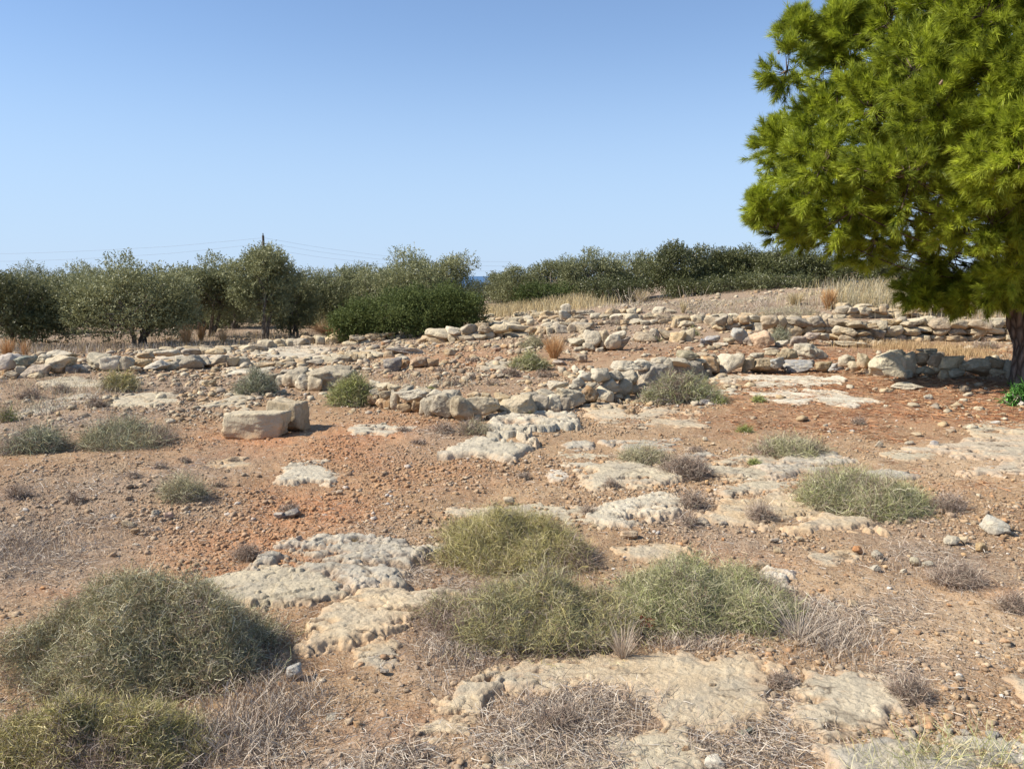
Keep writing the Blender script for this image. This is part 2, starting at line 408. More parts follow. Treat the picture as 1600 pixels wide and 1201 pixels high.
g = NT('sea_water'); g.b.inputs['IOR'].default_value = 1.33
M_SEA = g.fin((.02, .075, .17), .35, g.bump(g.noise(.08, 5, .6), .3, .4), .4)
th = np.linspace(0, 2 * pi, 256, endpoint=False); rr = [150, 600, 2500, 8000, 22000]
V = np.concatenate([np.stack([np.sin(th) * r, np.cos(th) * r, np.full(256, -26.)], -1) for r in rr])
i = np.arange(4)[:, None] * 256; j = np.arange(256)[None]; j2 = (j + 1) % 256
sea = mk('sea', V, np.stack([i + j, i + 256 + j, i + 256 + j2, i + j2], -1).reshape(-1, 4), M_SEA)
tag(sea, 'strip of deep blue sea seen beyond the gap in the trees', 'sea', kind='structure')

# ------------------------------------------------------------------ bedrock outcrops
CREAM = (.48, .41, .29); PALE = (.53, .47, .36); GREY = (.42, .38, .31); TAN = (.52, .39, .24); WARM = (.55, .43, .28)
def plates(x, y, scale, seed, aspect=2.1, rot=.3):
    c, s_ = cos(rot), sin(rot); u = (x * c + y * s_) * scale / aspect; v = (-x * s_ + y * c) * scale
    u = u + .30 * fbm2(x, y, 2.2 * scale, 3, seed + 1, .6); v = v + .30 * fbm2(x, y, 2.2 * scale, 3, seed + 2, .6)
    iu, iv = np.floor(u), np.floor(v); best = np.full(u.shape, 9.); b2 = best.copy(); hh = np.zeros(u.shape); tx = hh.copy(); ty = hh.copy(); z0 = np.zeros_like(iu)
    for a in (-1, 0, 1):
        for b in (-1, 0, 1):
            cu = iu + a + .5 + .8 * (hsh(iu + a, iv + b, z0, seed) - .5); cv = iv + b + .5 + .8 * (hsh(iu + a, iv + b, z0 + 1, seed) - .5)
            d = np.hypot(u - cu, v - cv); nb = d < best
            b2 = np.where(nb, best, np.minimum(b2, d)); k = hsh(iu + a, iv + b, z0 + 2, seed)
            hh = np.where(nb, k, hh); tx = np.where(nb, (u - cu) * (hsh(iu + a, iv + b, z0 + 3, seed) - .5), tx); ty = np.where(nb, (v - cv) * (hsh(iu + a, iv + b, z0 + 4, seed) - .2), ty); best = np.where(nb, d, best)
    return hh, tx + ty, b2 - best
def outcrop(name, poly, rise, tint, label, seed, strata=.35, holes=.26, stain=.45, cat='rock outcrop'):
    rise = rise * .54
    W = np.array([gnd(*p) for p in poly]); Pw = W[:, :2]
    dist = W[:, 1].mean(); st = max(.006, dist / F * 1.7)
    lo = Pw.min(0) - .12; hi = Pw.max(0) + .12
    st_y = st * (1 if dist < 5 else 1.5)
    st = max(st, (hi[0] - lo[0]) / 420); st_y = max(st_y, (hi[1] - lo[1]) / 420)
    xs = np.arange(lo[0], hi[0], st); ys = np.arange(lo[1], hi[1], st_y); X, Y = np.meshgrid(xs, ys)
    P = np.stack([X.ravel(), Y.ravel()], -1)
    a = Pw; b = np.roll(Pw, -1, 0); D = np.full(len(P), 1e9); ins = np.zeros(len(P), bool)
    for (p, q) in zip(a, b):
        e = q - p; t = np.clip(((P - p) @ e) / (e @ e + 1e-9), 0, 1); D = np.minimum(D, np.linalg.norm(P - p - t[:, None] * e, axis=1))
        c = ((p[1] > P[:, 1]) != (q[1] > P[:, 1])) & (P[:, 0] < (q[0] - p[0]) * (P[:, 1] - p[1]) / (q[1] - p[1] + 1e-12) + p[0]); ins ^= c
    D = np.where(ins, D, -D)
    size = math.sqrt(max(1e-3, (hi[0] - lo[0]) * (hi[1] - lo[1])))
    x, y = P[:, 0], P[:, 1]; k = np.clip(size, .3, 2.5)
    edge = D + (.035 + .075 * fbm2(x, y, 3.2 / k, 5, seed, .68)) * k + .012 * fbm2(x, y, 26, 3, seed + 5)
    hole = fbm2(x * .7, y * 1.5, 3.4 / k + 1, 5, seed + 9, .65)
    edge = np.minimum(edge, (hole + (1 - holes) * .95) * .16)
    wd = rise * .45 + .004
    up = rise * (1 - np.exp(-np.maximum(edge, 0) / wd))
    h1, t1, e1 = plates(x, y, 3.2 / k ** .7, seed + 60); h2, t2, e2 = plates(x, y, 9. / k ** .5, seed + 80, 1.8)
    crack = np.clip(1 - e1 / .05, 0, 1) * .6 + np.clip(1 - e2 / .06, 0, 1) * .25
    body = .48 + .36 * h1 + .22 * t1 + .10 * h2 + .10 * t2 - .34 * crack + .08 * fbm2(x * .7, y * 1.3, 6, 4, seed + 23, .6)
    z = up * body + .0025 * fbm2(x, y, 45, 2, seed + 47) * (up / rise) - .004 * (up > 0)
    z = np.where((h1 < .05) & (edge < .09 * k), -.02, z)
    z = np.where(edge < 0, np.maximum(edge * 1.2, -.06), z)
    Z = H(x, y) + .004 + z
    nx, ny = len(xs), len(ys)
    i = np.arange(ny - 1)[:, None] * nx; j = np.arange(nx - 1)[None]
    Fq = np.stack([i + j, i + j + 1, i + nx + j + 1, i + nx + j], -1).reshape(-1, 4)
    keep = (edge[Fq] > -.03).any(1); Fq = Fq[keep]
    used = np.unique(Fq); mp = np.full(len(P), -1); mp[used] = np.arange(len(used))
    V = np.stack([x, y, Z], -1)[used]
    lo_ = np.clip(1 - edge / (.05 * k + .02), 0, 1)[used] * stain
    col = np.array(tint)[None] * (.80 + .22 * h1 + .10 * h2 + .08 * fbm2(x, y, 2, 3, seed + 3))[used, None] * np.where(h1 > .6, .96, 1.0)[used, None]
    c = V.mean(0); c[2] = float(H(c[0], c[1]))
    return tag(mk(name, V, mp[Fq], M_BED, loc=c, col=col, attrs=dict(stain=lo_), smooth=True), label, cat)

OUT = [
 ([(830,648),(885,652),(880,668),(850,690),(815,728),(770,722),(705,712),(735,690),(770,665)], .13, PALE, 'pale bedrock rib sloping from the corner of the curved wall down to the gravel'),
 ([(1160,590),(1200,588),(1300,590),(1306,598),(1270,605),(1290,612),(1370,630),(1330,634),(1265,626),(1250,636),(1240,630),(1200,625),(1180,612),(1165,600)], .07, (.66,.61,.50), 'bright white branching bedrock patch in the brown pine needles'),
 ([(145,637),(190,622),(255,614),(295,622),(270,634),(200,641)], .08, CREAM, 'long pale hump of bedrock left of the two cut blocks, beyond the grass bushes'),
 ([(15,652),(60,632),(140,616),(150,622),(90,640),(40,654)], .05, GREY, 'thin grey bedrock strip by the yellow-green weed at the left edge'),
 ([(322,634),(372,612),(400,620),(385,641),(340,641)], .07, CREAM, 'small cream bedrock ledge just behind the left end of the cut blocks'),
 ([(436,740),(460,723),(510,724),(525,740),(520,755),(470,757),(445,752)], .06, PALE, 'low oval pale rock alone in the red soil below the cut blocks'),
 ([(950,692),(1000,686),(1060,688),(1062,700),(1010,712),(960,703)], .05, GREY, 'flat grey bedrock slab behind the thin grass tuft, right of the sloping rib'),
 ([(884,694),(915,690),(926,697),(900,705),(886,702)], .05, GREY, 'small dark-cracked bedrock knob right of the sloping pale rib'),
 ([(880,722),(925,718),(934,728),(900,734)], .03, PALE, 'small smooth pale slab flush with the gravel below the dark-cracked knob'),
 ([(858,741),(875,736),(888,743),(875,750),(862,748)], .03, (.62,.56,.46), 'tiny whitish slab left of the broken ledges in the middle'),
 ([(932,740),(960,722),(1000,722),(1030,735),(1045,745),(1000,760),(930,770),(915,758)], .07, CREAM, 'broken bedrock ledges right of centre with a dead shrub on the front'),
 ([(932,797),(985,783),(1035,773),(1056,787),(1050,800),(1000,812),(960,825),(935,814)], .09, PALE, 'tilted wedge of streaked pale rock right above the middle bushes'),
 ([(700,803),(760,797),(860,793),(930,800),(900,806),(925,818),(890,824),(850,817),(780,813),(710,809)], .05, CREAM, 'long low bedrock bar running left from the tilted wedge behind the bushes'),
 ([(375,895),(410,862),(470,846),(560,841),(625,850),(645,868),(600,878),(628,888),(612,915),(540,925),(510,905),(450,887),(420,892)], .13, GREY, 'grey layered outcrop at left centre with straw tuft on its crest'),
 ([(322,918),(390,896),(460,893),(505,905),(520,930),(470,940),(410,954),(345,943)], .09, CREAM, 'cream bedrock shoulder emerging behind the right end of the large left bush'),
 ([(462,992),(520,950),(570,930),(700,920),(745,935),(705,955),(640,977),(560,1002),(490,1007)], .08, WARM, 'long warm bedrock tongue reaching from the middle bushes towards the large left bush'),
 ([(566,1015),(590,1003),(620,1008),(624,1030),(592,1045),(568,1035)], .025, WARM, 'small flat tan slab in the gravel below the long bedrock tongue'),
 ([(790,1062),(860,1045),(950,1040),(1010,1018),(1080,1022),(1150,1017),(1200,1033),(1215,1060),(1190,1090),(1215,1112),(1170,1142),(1120,1146),(1060,1150),(1040,1120),(1045,1095),(1000,1085),(900,1082),(820,1080)], .05, WARM, 'largest foreground bedrock sheet below the middle bushes with a brown cobble on it'),
 ([(1225,1080),(1255,1043),(1330,1052),(1400,1068),(1424,1095),(1385,1120),(1340,1140),(1290,1143),(1250,1122),(1230,1105)], .05, (.50,.42,.30), 'smooth grey-tan slab at lower right with a small yellow stone on top'),
 ([(1305,1180),(1350,1155),(1440,1138),(1540,1146),(1640,1155),(1690,1230),(1300,1250)], .06, GREY, 'bedrock sheet at the bottom right corner under thin green stems'),
 ([(690,1100),(740,1070),(790,1052),(802,1075),(770,1100),(740,1127),(700,1117)], .06, WARM, 'broken warm ledge left of the largest foreground sheet'),
 ([(640,1160),(690,1130),(745,1133),(725,1155),(670,1162)], .04, WARM, 'small orange-stained ledge at the bottom edge left of centre'),
 ([(690,1200),(780,1175),(900,1168),(1000,1150),(1062,1146),(1075,1180),(1020,1240),(700,1250)], .05, CREAM, 'grey-cream sheet along the bottom edge behind a ring of pebbles'),
 ([(1110,812),(1140,785),(1215,770),(1265,772),(1300,790),(1330,812),(1372,828),(1300,830),(1240,826),(1170,822)], .09, (.56,.42,.26), 'smooth sandy-tan hump left of the right-hand round bush'),
 ([(1195,738),(1250,717),(1300,711),(1318,722),(1260,740),(1210,747)], .08, GREY, 'rough grey lichen-covered ridge in front of the pale tuft right of centre'),
 ([(1430,705),(1520,690),(1640,686),(1690,712),(1600,740),(1530,742),(1560,722),(1490,714)], .07, (.48,.40,.30), 'layered tan ledges at the right edge beyond the round bush'),
 ([(1090,737),(1130,718),(1200,713),(1215,735),(1160,750)], .04, CREAM, 'flat cream pavement of rock left of the grey ridge'),
 ([(912,646),(935,631),(960,634),(985,652),(1030,641),(1090,646),(1075,664),(1000,668),(930,664)], .05, (.55,.44,.30), 'low cream and orange ledges below the shaded side of the curved wall'),
 ([(1108,592),(1150,585),(1166,592),(1130,598)], .05, PALE, 'small white slab just left of the branching white patch'),
 ([(1120,614),(1140,607),(1153,616),(1130,621)], .07, PALE, 'rounded white rock hump right of the green bush in the needles'),
 ([(1178,905),(1200,890),(1240,896),(1257,912),(1225,927),(1190,920)], .10, (.62,.55,.45), 'pale boulder top behind the right end of the middle bushes'),
 ([(405,548),(440,540),(500,538),(505,552),(440,562),(410,560)], .10, PALE, 'whitish slab of rock between the left walls, in front of the forked olive'),
 ([(505,556),(560,548),(600,552),(560,562)], .06, CREAM, 'low cream rock behind the big boulder of the left foundation'),
 ([(745,571),(775,563),(800,570),(790,578),(755,580)], .07, CREAM, 'low pale rock in the enclosure left of the small green bush'),
 ([(50,602),(110,588),(175,598),(130,608)], .06, CREAM, 'low pale bedrock in front of the far-left boulders'),
 ([(230,566),(300,556),(360,560),(300,570)], .09, PALE, 'pale flat rock in the left foundations beneath the widest olive'),
 ([(350,577),(400,568),(440,572),(400,584),(360,586)], .07, PALE, 'bare slab between blue-green tuft and left foundations'),
 ([(1500,668),(1560,660),(1640,664),(1620,680),(1540,682)], .04, CREAM, 'faint pale ledge in gravel at right below the pine'),
 ([(1380,710),(1430,700),(1470,712),(1420,722)], .04, CREAM, 'narrow pale ledge behind the right-hand round bush'),
 ([(1060,712),(1100,706),(1120,714),(1080,722)], .05, GREY, 'small rough grey rock with black crust right of the grass tuft'),
 ([(1580,1060),(1650,1040),(1720,1080),(1620,1110)], .04, TAN, 'sandy flat rock at the right edge of the orange gravel'),
 ([(1050,727),(1085,722),(1110,730),(1085,740),(1055,738)], .04, GREY, 'small grey slab behind the wide dead grey-brown shrub'),
 ([(1130,762),(1180,752),(1240,756),(1260,766),(1190,772),(1140,772)], .04, CREAM, 'thin cream slab at the back of the sandy-tan hump'),
 ([(860,702),(890,708),(950,714),(940,720),(880,718)], .03, CREAM, 'thin pale band of rock between the dark-cracked knob and the broken ledges'),
 ([(1310,745),(1370,735),(1430,738),(1390,748),(1330,752)], .04, GREY, 'grey rock ribbon just behind the right-hand round bush'),
 ([(960,858),(1020,848),(1080,856),(1060,872),(990,872)], .04, TAN, 'dusty tan rock surfacing behind the greenest bush'),
 ([(1260,868),(1330,860),(1350,872),(1290,882)], .03, TAN, 'worn tan rock patch below the sandy-tan hump'),
 ([(640,858),(690,850),(700,862),(660,872)], .05, PALE, 'small pale rock at the left tip of the rear middle bush'),
 ([(330,720+4),(370,716),(395,724),(360,732)], .02, TAN, 'faint tan rock in the soil below the nearer cut block'),
 ([(545,668),(610,662),(640,670),(600,680),(555,677)], .03, PALE, 'low pale rock under the white chips right of the cut blocks'),
 ([(1170,690),(1230,682),(1260,690),(1210,698)], .03, CREAM, 'flat pale rock behind the thin pale green patch'),
]
for k, (poly, rise, tint, lab) in enumerate(OUT):
    outcrop('bedrock_outcrop', poly, rise * (1.5 if k == 0 else 1), tint, lab, 100 + k * 13, holes=.02 if k in (0, 12, 17, 18) else .26)

# ------------------------------------------------------------------ stones
STC = [(.55,.44,.28), (.57,.48,.33), (.48,.39,.26), (.40,.34,.26), (.54,.40,.23), (.47,.33,.19), (.60,.52,.38), (.40,.31,.21)]
def stone(px, py, w_, h_, Y, seed, parent=None, name='stone', tint=None, dep=None, boxy=.6, p=None, rz=None, sub=None, stain=None, tilt=.16, cuts=9, rough=.10):
    r_ = np.random.default_rng(seed + 999)
    sx = w_ / F * Y; sz = h_ / F * Y * .99; sy = dep if dep else sx * r_.uniform(.6, .95)
    sub = sub if sub is not None else (4 if w_ > 45 else 3 if w_ > 11 else 2)
    v, f = rock_shape((sx, sy, sz), seed, sub, p or r_.uniform(16, 50), cuts, boxy, rough)
    v = roty(rotx(v, r_.uniform(-tilt, tilt)), r_.uniform(-tilt, tilt)); v = rotz(v, r_.uniform(-.3, .3) if rz is None else rz)
    c = at(px, py, Y + sy * .5 * .8)
    v = v + c
    t = np.array(tint if tint else STC[r_.integers(len(STC))]) * r_.uniform(.62, 1.0)
    zz = v[:, 2]; rel = (zz - zz.min()) / (zz.max() - zz.min())
    s = (r_.uniform(0, .9) if stain is None else stain) * np.clip(1 - rel * 2.2, 0, 1)
    return mk(name, v, f, M_STONE, parent, loc=np.array([c[0], c[1], zz.min()]), col=np.broadcast_to(t, (len(v), 3)), attrs=dict(stain=s), smooth=False)

# named walls: stones listed as (px, py, width, height) of the face seen
def wall_from_list(lst, base, label, seed, group=None, name='stone_wall', cat='stone wall'):
    B = np.array([gnd(*b) for b in base]); bx = np.array([b[0] for b in base])
    Yb = lambda px: float(np.interp(px, bx, B[:, 1]))
    root = empty(name, B.mean(0)); tag(root, label, cat, group)
    for k, s in enumerate(lst):
        px, py, w_, h_ = s[:4]; back = s[4] if len(s) > 4 else 0; tint = s[5] if len(s) > 5 else None
        stone(px, py, w_ * 1.27, h_ * 1.26, Yb(px) + back, seed + k * 7, root, tint=tint)
    return root
OR = (.46, .28, .14); LG = (.46, .40, .30); WH = (.58, .51, .39); DK = (.33, .27, .22)
# the curved wall
W1 = [(586,600,16,10,.25),(600,604,20,12,.2),(588,612,18,12,.1),(603,616,18,12,.05),(583,624,16,14,0,OR),(597,628,18,15,0,OR),(606,634,14,16,0,OR),(616,606,18,10,.3),
 (618,627,14,30,0,LG),(633,638,19,17,0),(646,619,44,18,.12,WH),(633,612,22,14,.25,LG),(652,634,14,16,.05,OR),(659,637,8,22,0,LG),(671,636,21,30,0,LG),(664,612,22,10,.4),
 (693,633,36,34,0,LG),(682,616,24,12,.3,WH),(706,615,26,12,.3,WH),(722,640,33,39,0),(756,633,42,25,0),(744,653,15,13,0),(778,652,28,14,0),(765,653,16,10,.25,DK),(760,619,14,9,.15),
 (740,618,18,10,.35),(805,637,57,35,0),(785,621,22,10,.3),(844,632,23,26,0),(862,630,26,24,0),(877,633,24,21,0),(828,618,26,10,.25,LG),(852,616,26,10,.3,LG),(891,622,38,26,.05,(.46,.40,.29)),
 (922,618,24,26,0,OR),(945,617,24,22,.0),(964,620,17,11,0),(952,604,34,22,.12,LG),(973,605,24,26,.05,LG),(873,602,28,12,.5,LG),(896,606,14,10,.4),(904,597,16,12,.5,WH),(916,588,22,13,.55,WH),
 (921,605,22,12,.3,LG),(910,614,22,12,.25),(939,586,30,20,.25,WH),(962,588,22,19,.15,LG),(983,591,26,24,.1,LG),(977,572,38,18,.3,WH),(990,608,15,17,.05,LG),(1003,607,14,14,.1,LG),(978,619,12,8,0),
 (1017,586,42,42,.1,(.42,.37,.30)),(1002,570,24,14,.35,WH),(1042,578,20,30,.25,LG),(1073,579,56,34,.3,(.36,.32,.27)),(1060,566,30,10,.4,WH),(1085,565,30,8,.45,WH),(1030,563,22,10,.5,WH),
 (1074,554,30,13,.6,(.45,.39,.25)),(1110,570,24,24,.25,OR),(1098,556,16,8,.6),(1122,566,18,14,.3,LG),(1112,558,16,9,.5),(1100,585,20,14,.2,DK)]
wall_from_list(W1, [(575,632),(620,643),(670,652),(720,660),(780,658),(850,648),(920,634),(970,624),(1010,612),(1070,598),(1130,585)],
   'low dry-stone wall curving across the middle to a corner above the pale sloping rock, its right half shaded', 2000)
W2 = [(1142,568,34,28,0,WH),(1170,571,16,21,0),(1192,571,36,20,0,TAN),(1214,566,20,15,-.1,(.36,.37,.36)),(1248,571,44,14,0,(.40,.40,.40)),(1287,572,26,14,0),(1305,573,20,10,0,(.40,.40,.40)),(1324,564,22,17,.1,LG),
 (1336,573,19,14,0),(1349,563,17,21,.05),(1384,570,50,38,0,(.60,.53,.38)),(1418,567,21,30,.0,(.52,.44,.31)),(1441,561,23,19,.05,(.50,.38,.24)),(1462,561,18,19,.05),(1486,566,28,22,.05,(.55,.46,.30)),
 (1434,579,16,11,.05),(1450,579,16,12,.08),(1466,578,14,11,.08),(1419,586,11,11,-.1),(1476,585,17,14,-.05,TAN),(1493,584,19,15,-.05),(1503,574,12,12,.1),(1527,573,42,22,0,(.58,.50,.36)),(1556,568,28,17,.05,TAN),
 (1558,582,22,12,.0),(1577,578,13,25,0,WH),(1232,552,22,15,.5),(1221,556,14,10,.4),(1182,555,22,8,.7,WH),(1206,552,20,8,.7),(1400,553,24,8,.4),(1448,549,22,8,.5,LG)]
wall_from_list(W2, [(1125,585),(1200,584),(1300,582),(1360,591),(1440,591),(1500,594),(1600,598)],
   'nearer right-hand wall of one or two courses with a big yellow boulder in it, ending at the pine trunk', 3000)
W6 = [(461,591,33,24,.05,(.52,.44,.32)),(474,596,25,20,-.1,WH),(517,592,66,36,0,(.50,.42,.30)),(493,600,22,22,-.1,(.48,.40,.28)),(425,590,26,14,.1),(441,594,18,14,0,WH),(405,586,22,10,.2),(472,578,14,9,.5),(448,582,22,9,.4),
  (487,582,18,9,.5),(540,583,26,14,.4,LG),(410,596,24,12,0,LG),(390,592,20,10,.1)]
wall_from_list(W6, [(380,600),(440,604),(500,611),(560,608)], 'short boulder footing behind the yellow-green bush, its largest boulder furrowed grey', 4000)
W5 = [(14,566,32,24,0,(.46,.40,.35)),(40,566,24,17,0,(.24,.27,.23)),(58,580,40,18,-.1,(.50,.40,.31)),(34,578,12,12,-.05,LG),(95,568,40,24,0,(.55,.45,.31)),(98,555,45,15,.3,(.52,.46,.36)),(68,560,18,12,.3),(115,577,18,12,-.1,DK),(128,576,22,12,0,(.54,.45,.34)),
  (20,585,22,8,-.2),(54,587,18,7,-.2),(4,582,14,9,-.1,OR),(158,566,40,22,0,(.56,.49,.36)),(178,568,30,22,-.1,(.58,.51,.40)),(197,567,22,18,-.15,LG),(222,566,24,12,.1),(245,571,34,14,-.1,(.56,.50,.40)),(268,573,20,14,0,LG),(228,556,20,10,.5),
  (298,566,34,18,0,(.48,.42,.33)),(320,565,26,17,0,(.48,.42,.33)),(343,562,24,14,0,(.50,.43,.34)),(365,566,18,15,-.05),(381,566,22,16,-.05,(.52,.45,.34)),(212,576,14,8,-.3),(283,562,16,10,.2),(262,552,30,9,.9,WH),(300,550,28,10,.9,DK),(338,548,26,9,1.),(240,550,20,8,1.)]
wall_from_list(W5, [(0,588),(60,588),(120,582),(200,578),(260,580),(330,574),(400,573)], 'long line of rounded boulders at far left beneath the olives, one boulder dark green', 4500)

def wall_gen(base, hpx, wpx, courses, thick, label, seed, jitter=.35, rows=2, group=None, dark=0):
    r_ = np.random.default_rng(seed)
    B = np.array([gnd(*b) for b in base]); bx = np.array([b[0] for b in base], float); by = np.array([b[1] for b in base], float)
    root = empty('stone_wall', B.mean(0)); tag(root, label, 'stone wall', group)
    n = 0
    for row in range(rows):
        for c in range(courses):
            x = bx[0] + r_.uniform(-.5, .5) * wpx
            while x < bx[-1] and n < 98:
                w_ = wpx * r_.uniform(.5, 1.6); h_ = hpx / courses * r_.uniform(.75, 1.35)
                if r_.random() > .03 + .12 * (c == courses - 1):
                    px = x + w_ / 2; yb = np.interp(px, bx, by); Y = float(np.interp(px, bx, B[:, 1])) + row * thick + r_.uniform(-.5, .5) * jitter * thick
                    # height above the ground there, in metres
                    g0 = at(px, yb, Y); zg = float(H(g0[0], g0[1])); cz = zg + (c + .42) * hpx / courses / F * Y
                    pyy = CY - F * ((lambda d: (d @ UP) / (d @ FW))(np.array([0, Y, cz - CAMZ])))
                    stone(px, pyy, w_ * 1.2, h_ * 1.22, Y, seed * 31 + n * 3, root, sub=2 if w_ < 16 else 3, dep=min(.5, w_ / F * Y * r_.uniform(.7, 1.1))); n += 1
                x += w_ * .93
    return root
GENW = [
 ([(1300,534),(1400,534),(1500,534),(1575,534)], 34, 25, 3, .35, 'tallest right-hand wall of three neat courses, left of the pine trunk', 51, 2),
 ([(1200,525),(1250,524),(1302,522)], 30, 22, 2, .4, 'short dark-hollowed wall corner left of the tallest right-hand wall', 52, 2),
 ([(1303,499),(1370,497),(1445,496),(1500,494)], 18, 20, 2, .5, 'uppermost right-hand wall below the yellow grass', 53, 2),
 ([(1120,517),(1160,516),(1203,517)], 22, 18, 2, .4, 'low wall stub with orange stones left of the dark hollow', 54, 2),
 ([(985,535),(1030,535),(1078,533)], 18, 22, 1, .4, 'single row of squarish tan stones behind the rubble heap', 55, 2),
 ([(1045,512),(1100,510),(1165,505)], 12, 20, 1, .5, 'thin low row of whitish stones near the raised mound', 56, 2),
 ([(800,524),(850,523),(920,520)], 12, 18, 1, .6, 'low paving-like row of slabs in front of the upright stone', 57, 3),
 ([(750,514),(800,512),(880,508),(960,508),(1040,508)], 9, 16, 1, .8, 'far low row of flat stones beyond the slab paving', 58, 3),
 ([(667,537),(720,534),(800,528)], 22, 24, 2, .4, 'two-course wall of rounded pale stones right of the green thicket', 59, 2),
 ([(640,514),(700,508),(760,502)], 11, 15, 2, .5, 'dark low wall at the foot of the green thicket', 60, 2),
 ([(540,540),(600,532),(665,524)], 13, 16, 2, .4, 'low rubble wall running left from the pale two-course wall in front of the thicket', 61, 2),
 ([(400,546),(450,543),(545,534)], 13, 20, 1, .5, 'low rubble row under the forked olive', 62, 2),
 ([(400,577),(470,572),(540,566),(600,560)], 11, 18, 1, .5, 'middle row of small footing stones behind the furrowed boulder', 63, 2),
 ([(205,562),(300,553),(400,549)], 11, 20, 1, .5, 'rear row of flat weathered stones under the widest olive', 64, 2),
]
for base, hp, wp, cs, tk, lab, seed, rows in GENW:
    wall_gen(base, hp, wp, cs, tk, lab, seed, rows=rows)

def pile(lst, base, label, seed, cat='rubble heap', name='rubble_heap'):
    return wall_from_list(lst, base, label, seed, name=name, cat=cat)
pile([(903,536,26,14,0,(.52,.46,.33)),(926,530,24,24,.0,WH),(944,529,14,24,.05),(957,533,22,20,-.05,WH),(968,524,18,12,.1,WH),(975,537,18,16,0,DK),(920,542,16,12,-.1,LG),(948,541,26,12,.1,DK),(905,546,16,8,-.1,LG),(937,547,10,7,-.2,WH),(962,543,18,10,0,DK)],
     [(895,550),(940,549),(985,548)], 'heap of upended pale rocks with dark undersides in the middle distance', 5200)
pile([(614,571,25,21,0,(.30,.27,.25)),(632,570,14,14,.2,OR),(652,566,32,14,.1,(.46,.31,.20)),(676,567,16,12,.05,OR),(640,575,10,6,-.1),(629,562,22,9,.5,LG)],
     [(600,581),(640,578),(690,574)], 'dark pointed rock with low reddish blocks beside it in the enclosure', 5300, cat='rock group', name='rock_group')
pile([(884,482,13,13,.05,WH),(884,494,19,17,0,(.50,.45,.36)),(895,487,8,6,.2)], [(875,503),(895,503)], 'upright pale stone pair standing like a cairn above the slab row', 5400, cat='cairn', name='stone_cairn')
rb = [(float(804 + 80 * RNG.random()), float(487 + 12 * RNG.random()), float(6 + 5 * RNG.random()), 5., 0) for _ in range(60)]
pile(rb, [(800,498),(890,498)], 'spread of small grey rubble left of the upright stone pair', 5500)
pile([(1155,525,25,20,0,(.42,.40,.36)),(1166,533,14,12,0,DK),(1140,533,14,9,.1),(1112,530,20,10,0,(.30,.29,.30)),(1101,535,16,9,0,(.30,.29,.30))], [(1095,540),(1170,540)], 'grey boulders with dark hollows left of the shrub-topped boulder', 5600, cat='rock group', name='rock_group')
pile([(1190,532,30,26,0,(.52,.36,.24)),(1222,538,16,10,0,WH),(1247,534,26,15,0,(.40,.32,.27)),(1268,526,18,12,.1,(.44,.34,.28)),(1284,526,18,10,.1,WH)], [(1170,546),(1290,541)], 'tan and brown boulders in front of the dark wall corner', 5700, cat='rock group', name='rock_group')

# the two cut blocks
def block(px, py, w_, h_, dep, Y, rz, seed, label, tint):
    sx = w_ / F * Y; sz = h_ / F * Y
    v, f = rock_shape((sx, dep, sz), seed, 4, 40, 4, 3.4, .06); v = rotz(v, rz)
    b = gnd(px, py); c = np.array([b[0], b[1], b[2] + sz * .5 - .02]); v = v + c
    rel = (v[:, 2] - v[:, 2].min()) / sz
    o = mk('cut_block', v, f, M_STONE, loc=np.array([c[0], c[1], c[2] - sz / 2]), col=np.broadcast_to(tint, (len(v), 3)), attrs=dict(stain=.8 * np.clip(1 - rel * 1.8, 0, 1)), smooth=True)
    return tag(o, label, 'cut stone', 'pair of cut blocks on the red soil')
block(403, 680, 96, 42, .34, 8.3, -.13, 6001, 'nearer and longer of two cut limestone blocks on red soil, pitted front', (.50,.42,.29))
block(451, 671, 62, 50, .30, 8.7, -.30, 6012, 'rear and taller of two cut limestone blocks, flat slab behind the pitted one', (.40,.32,.21))

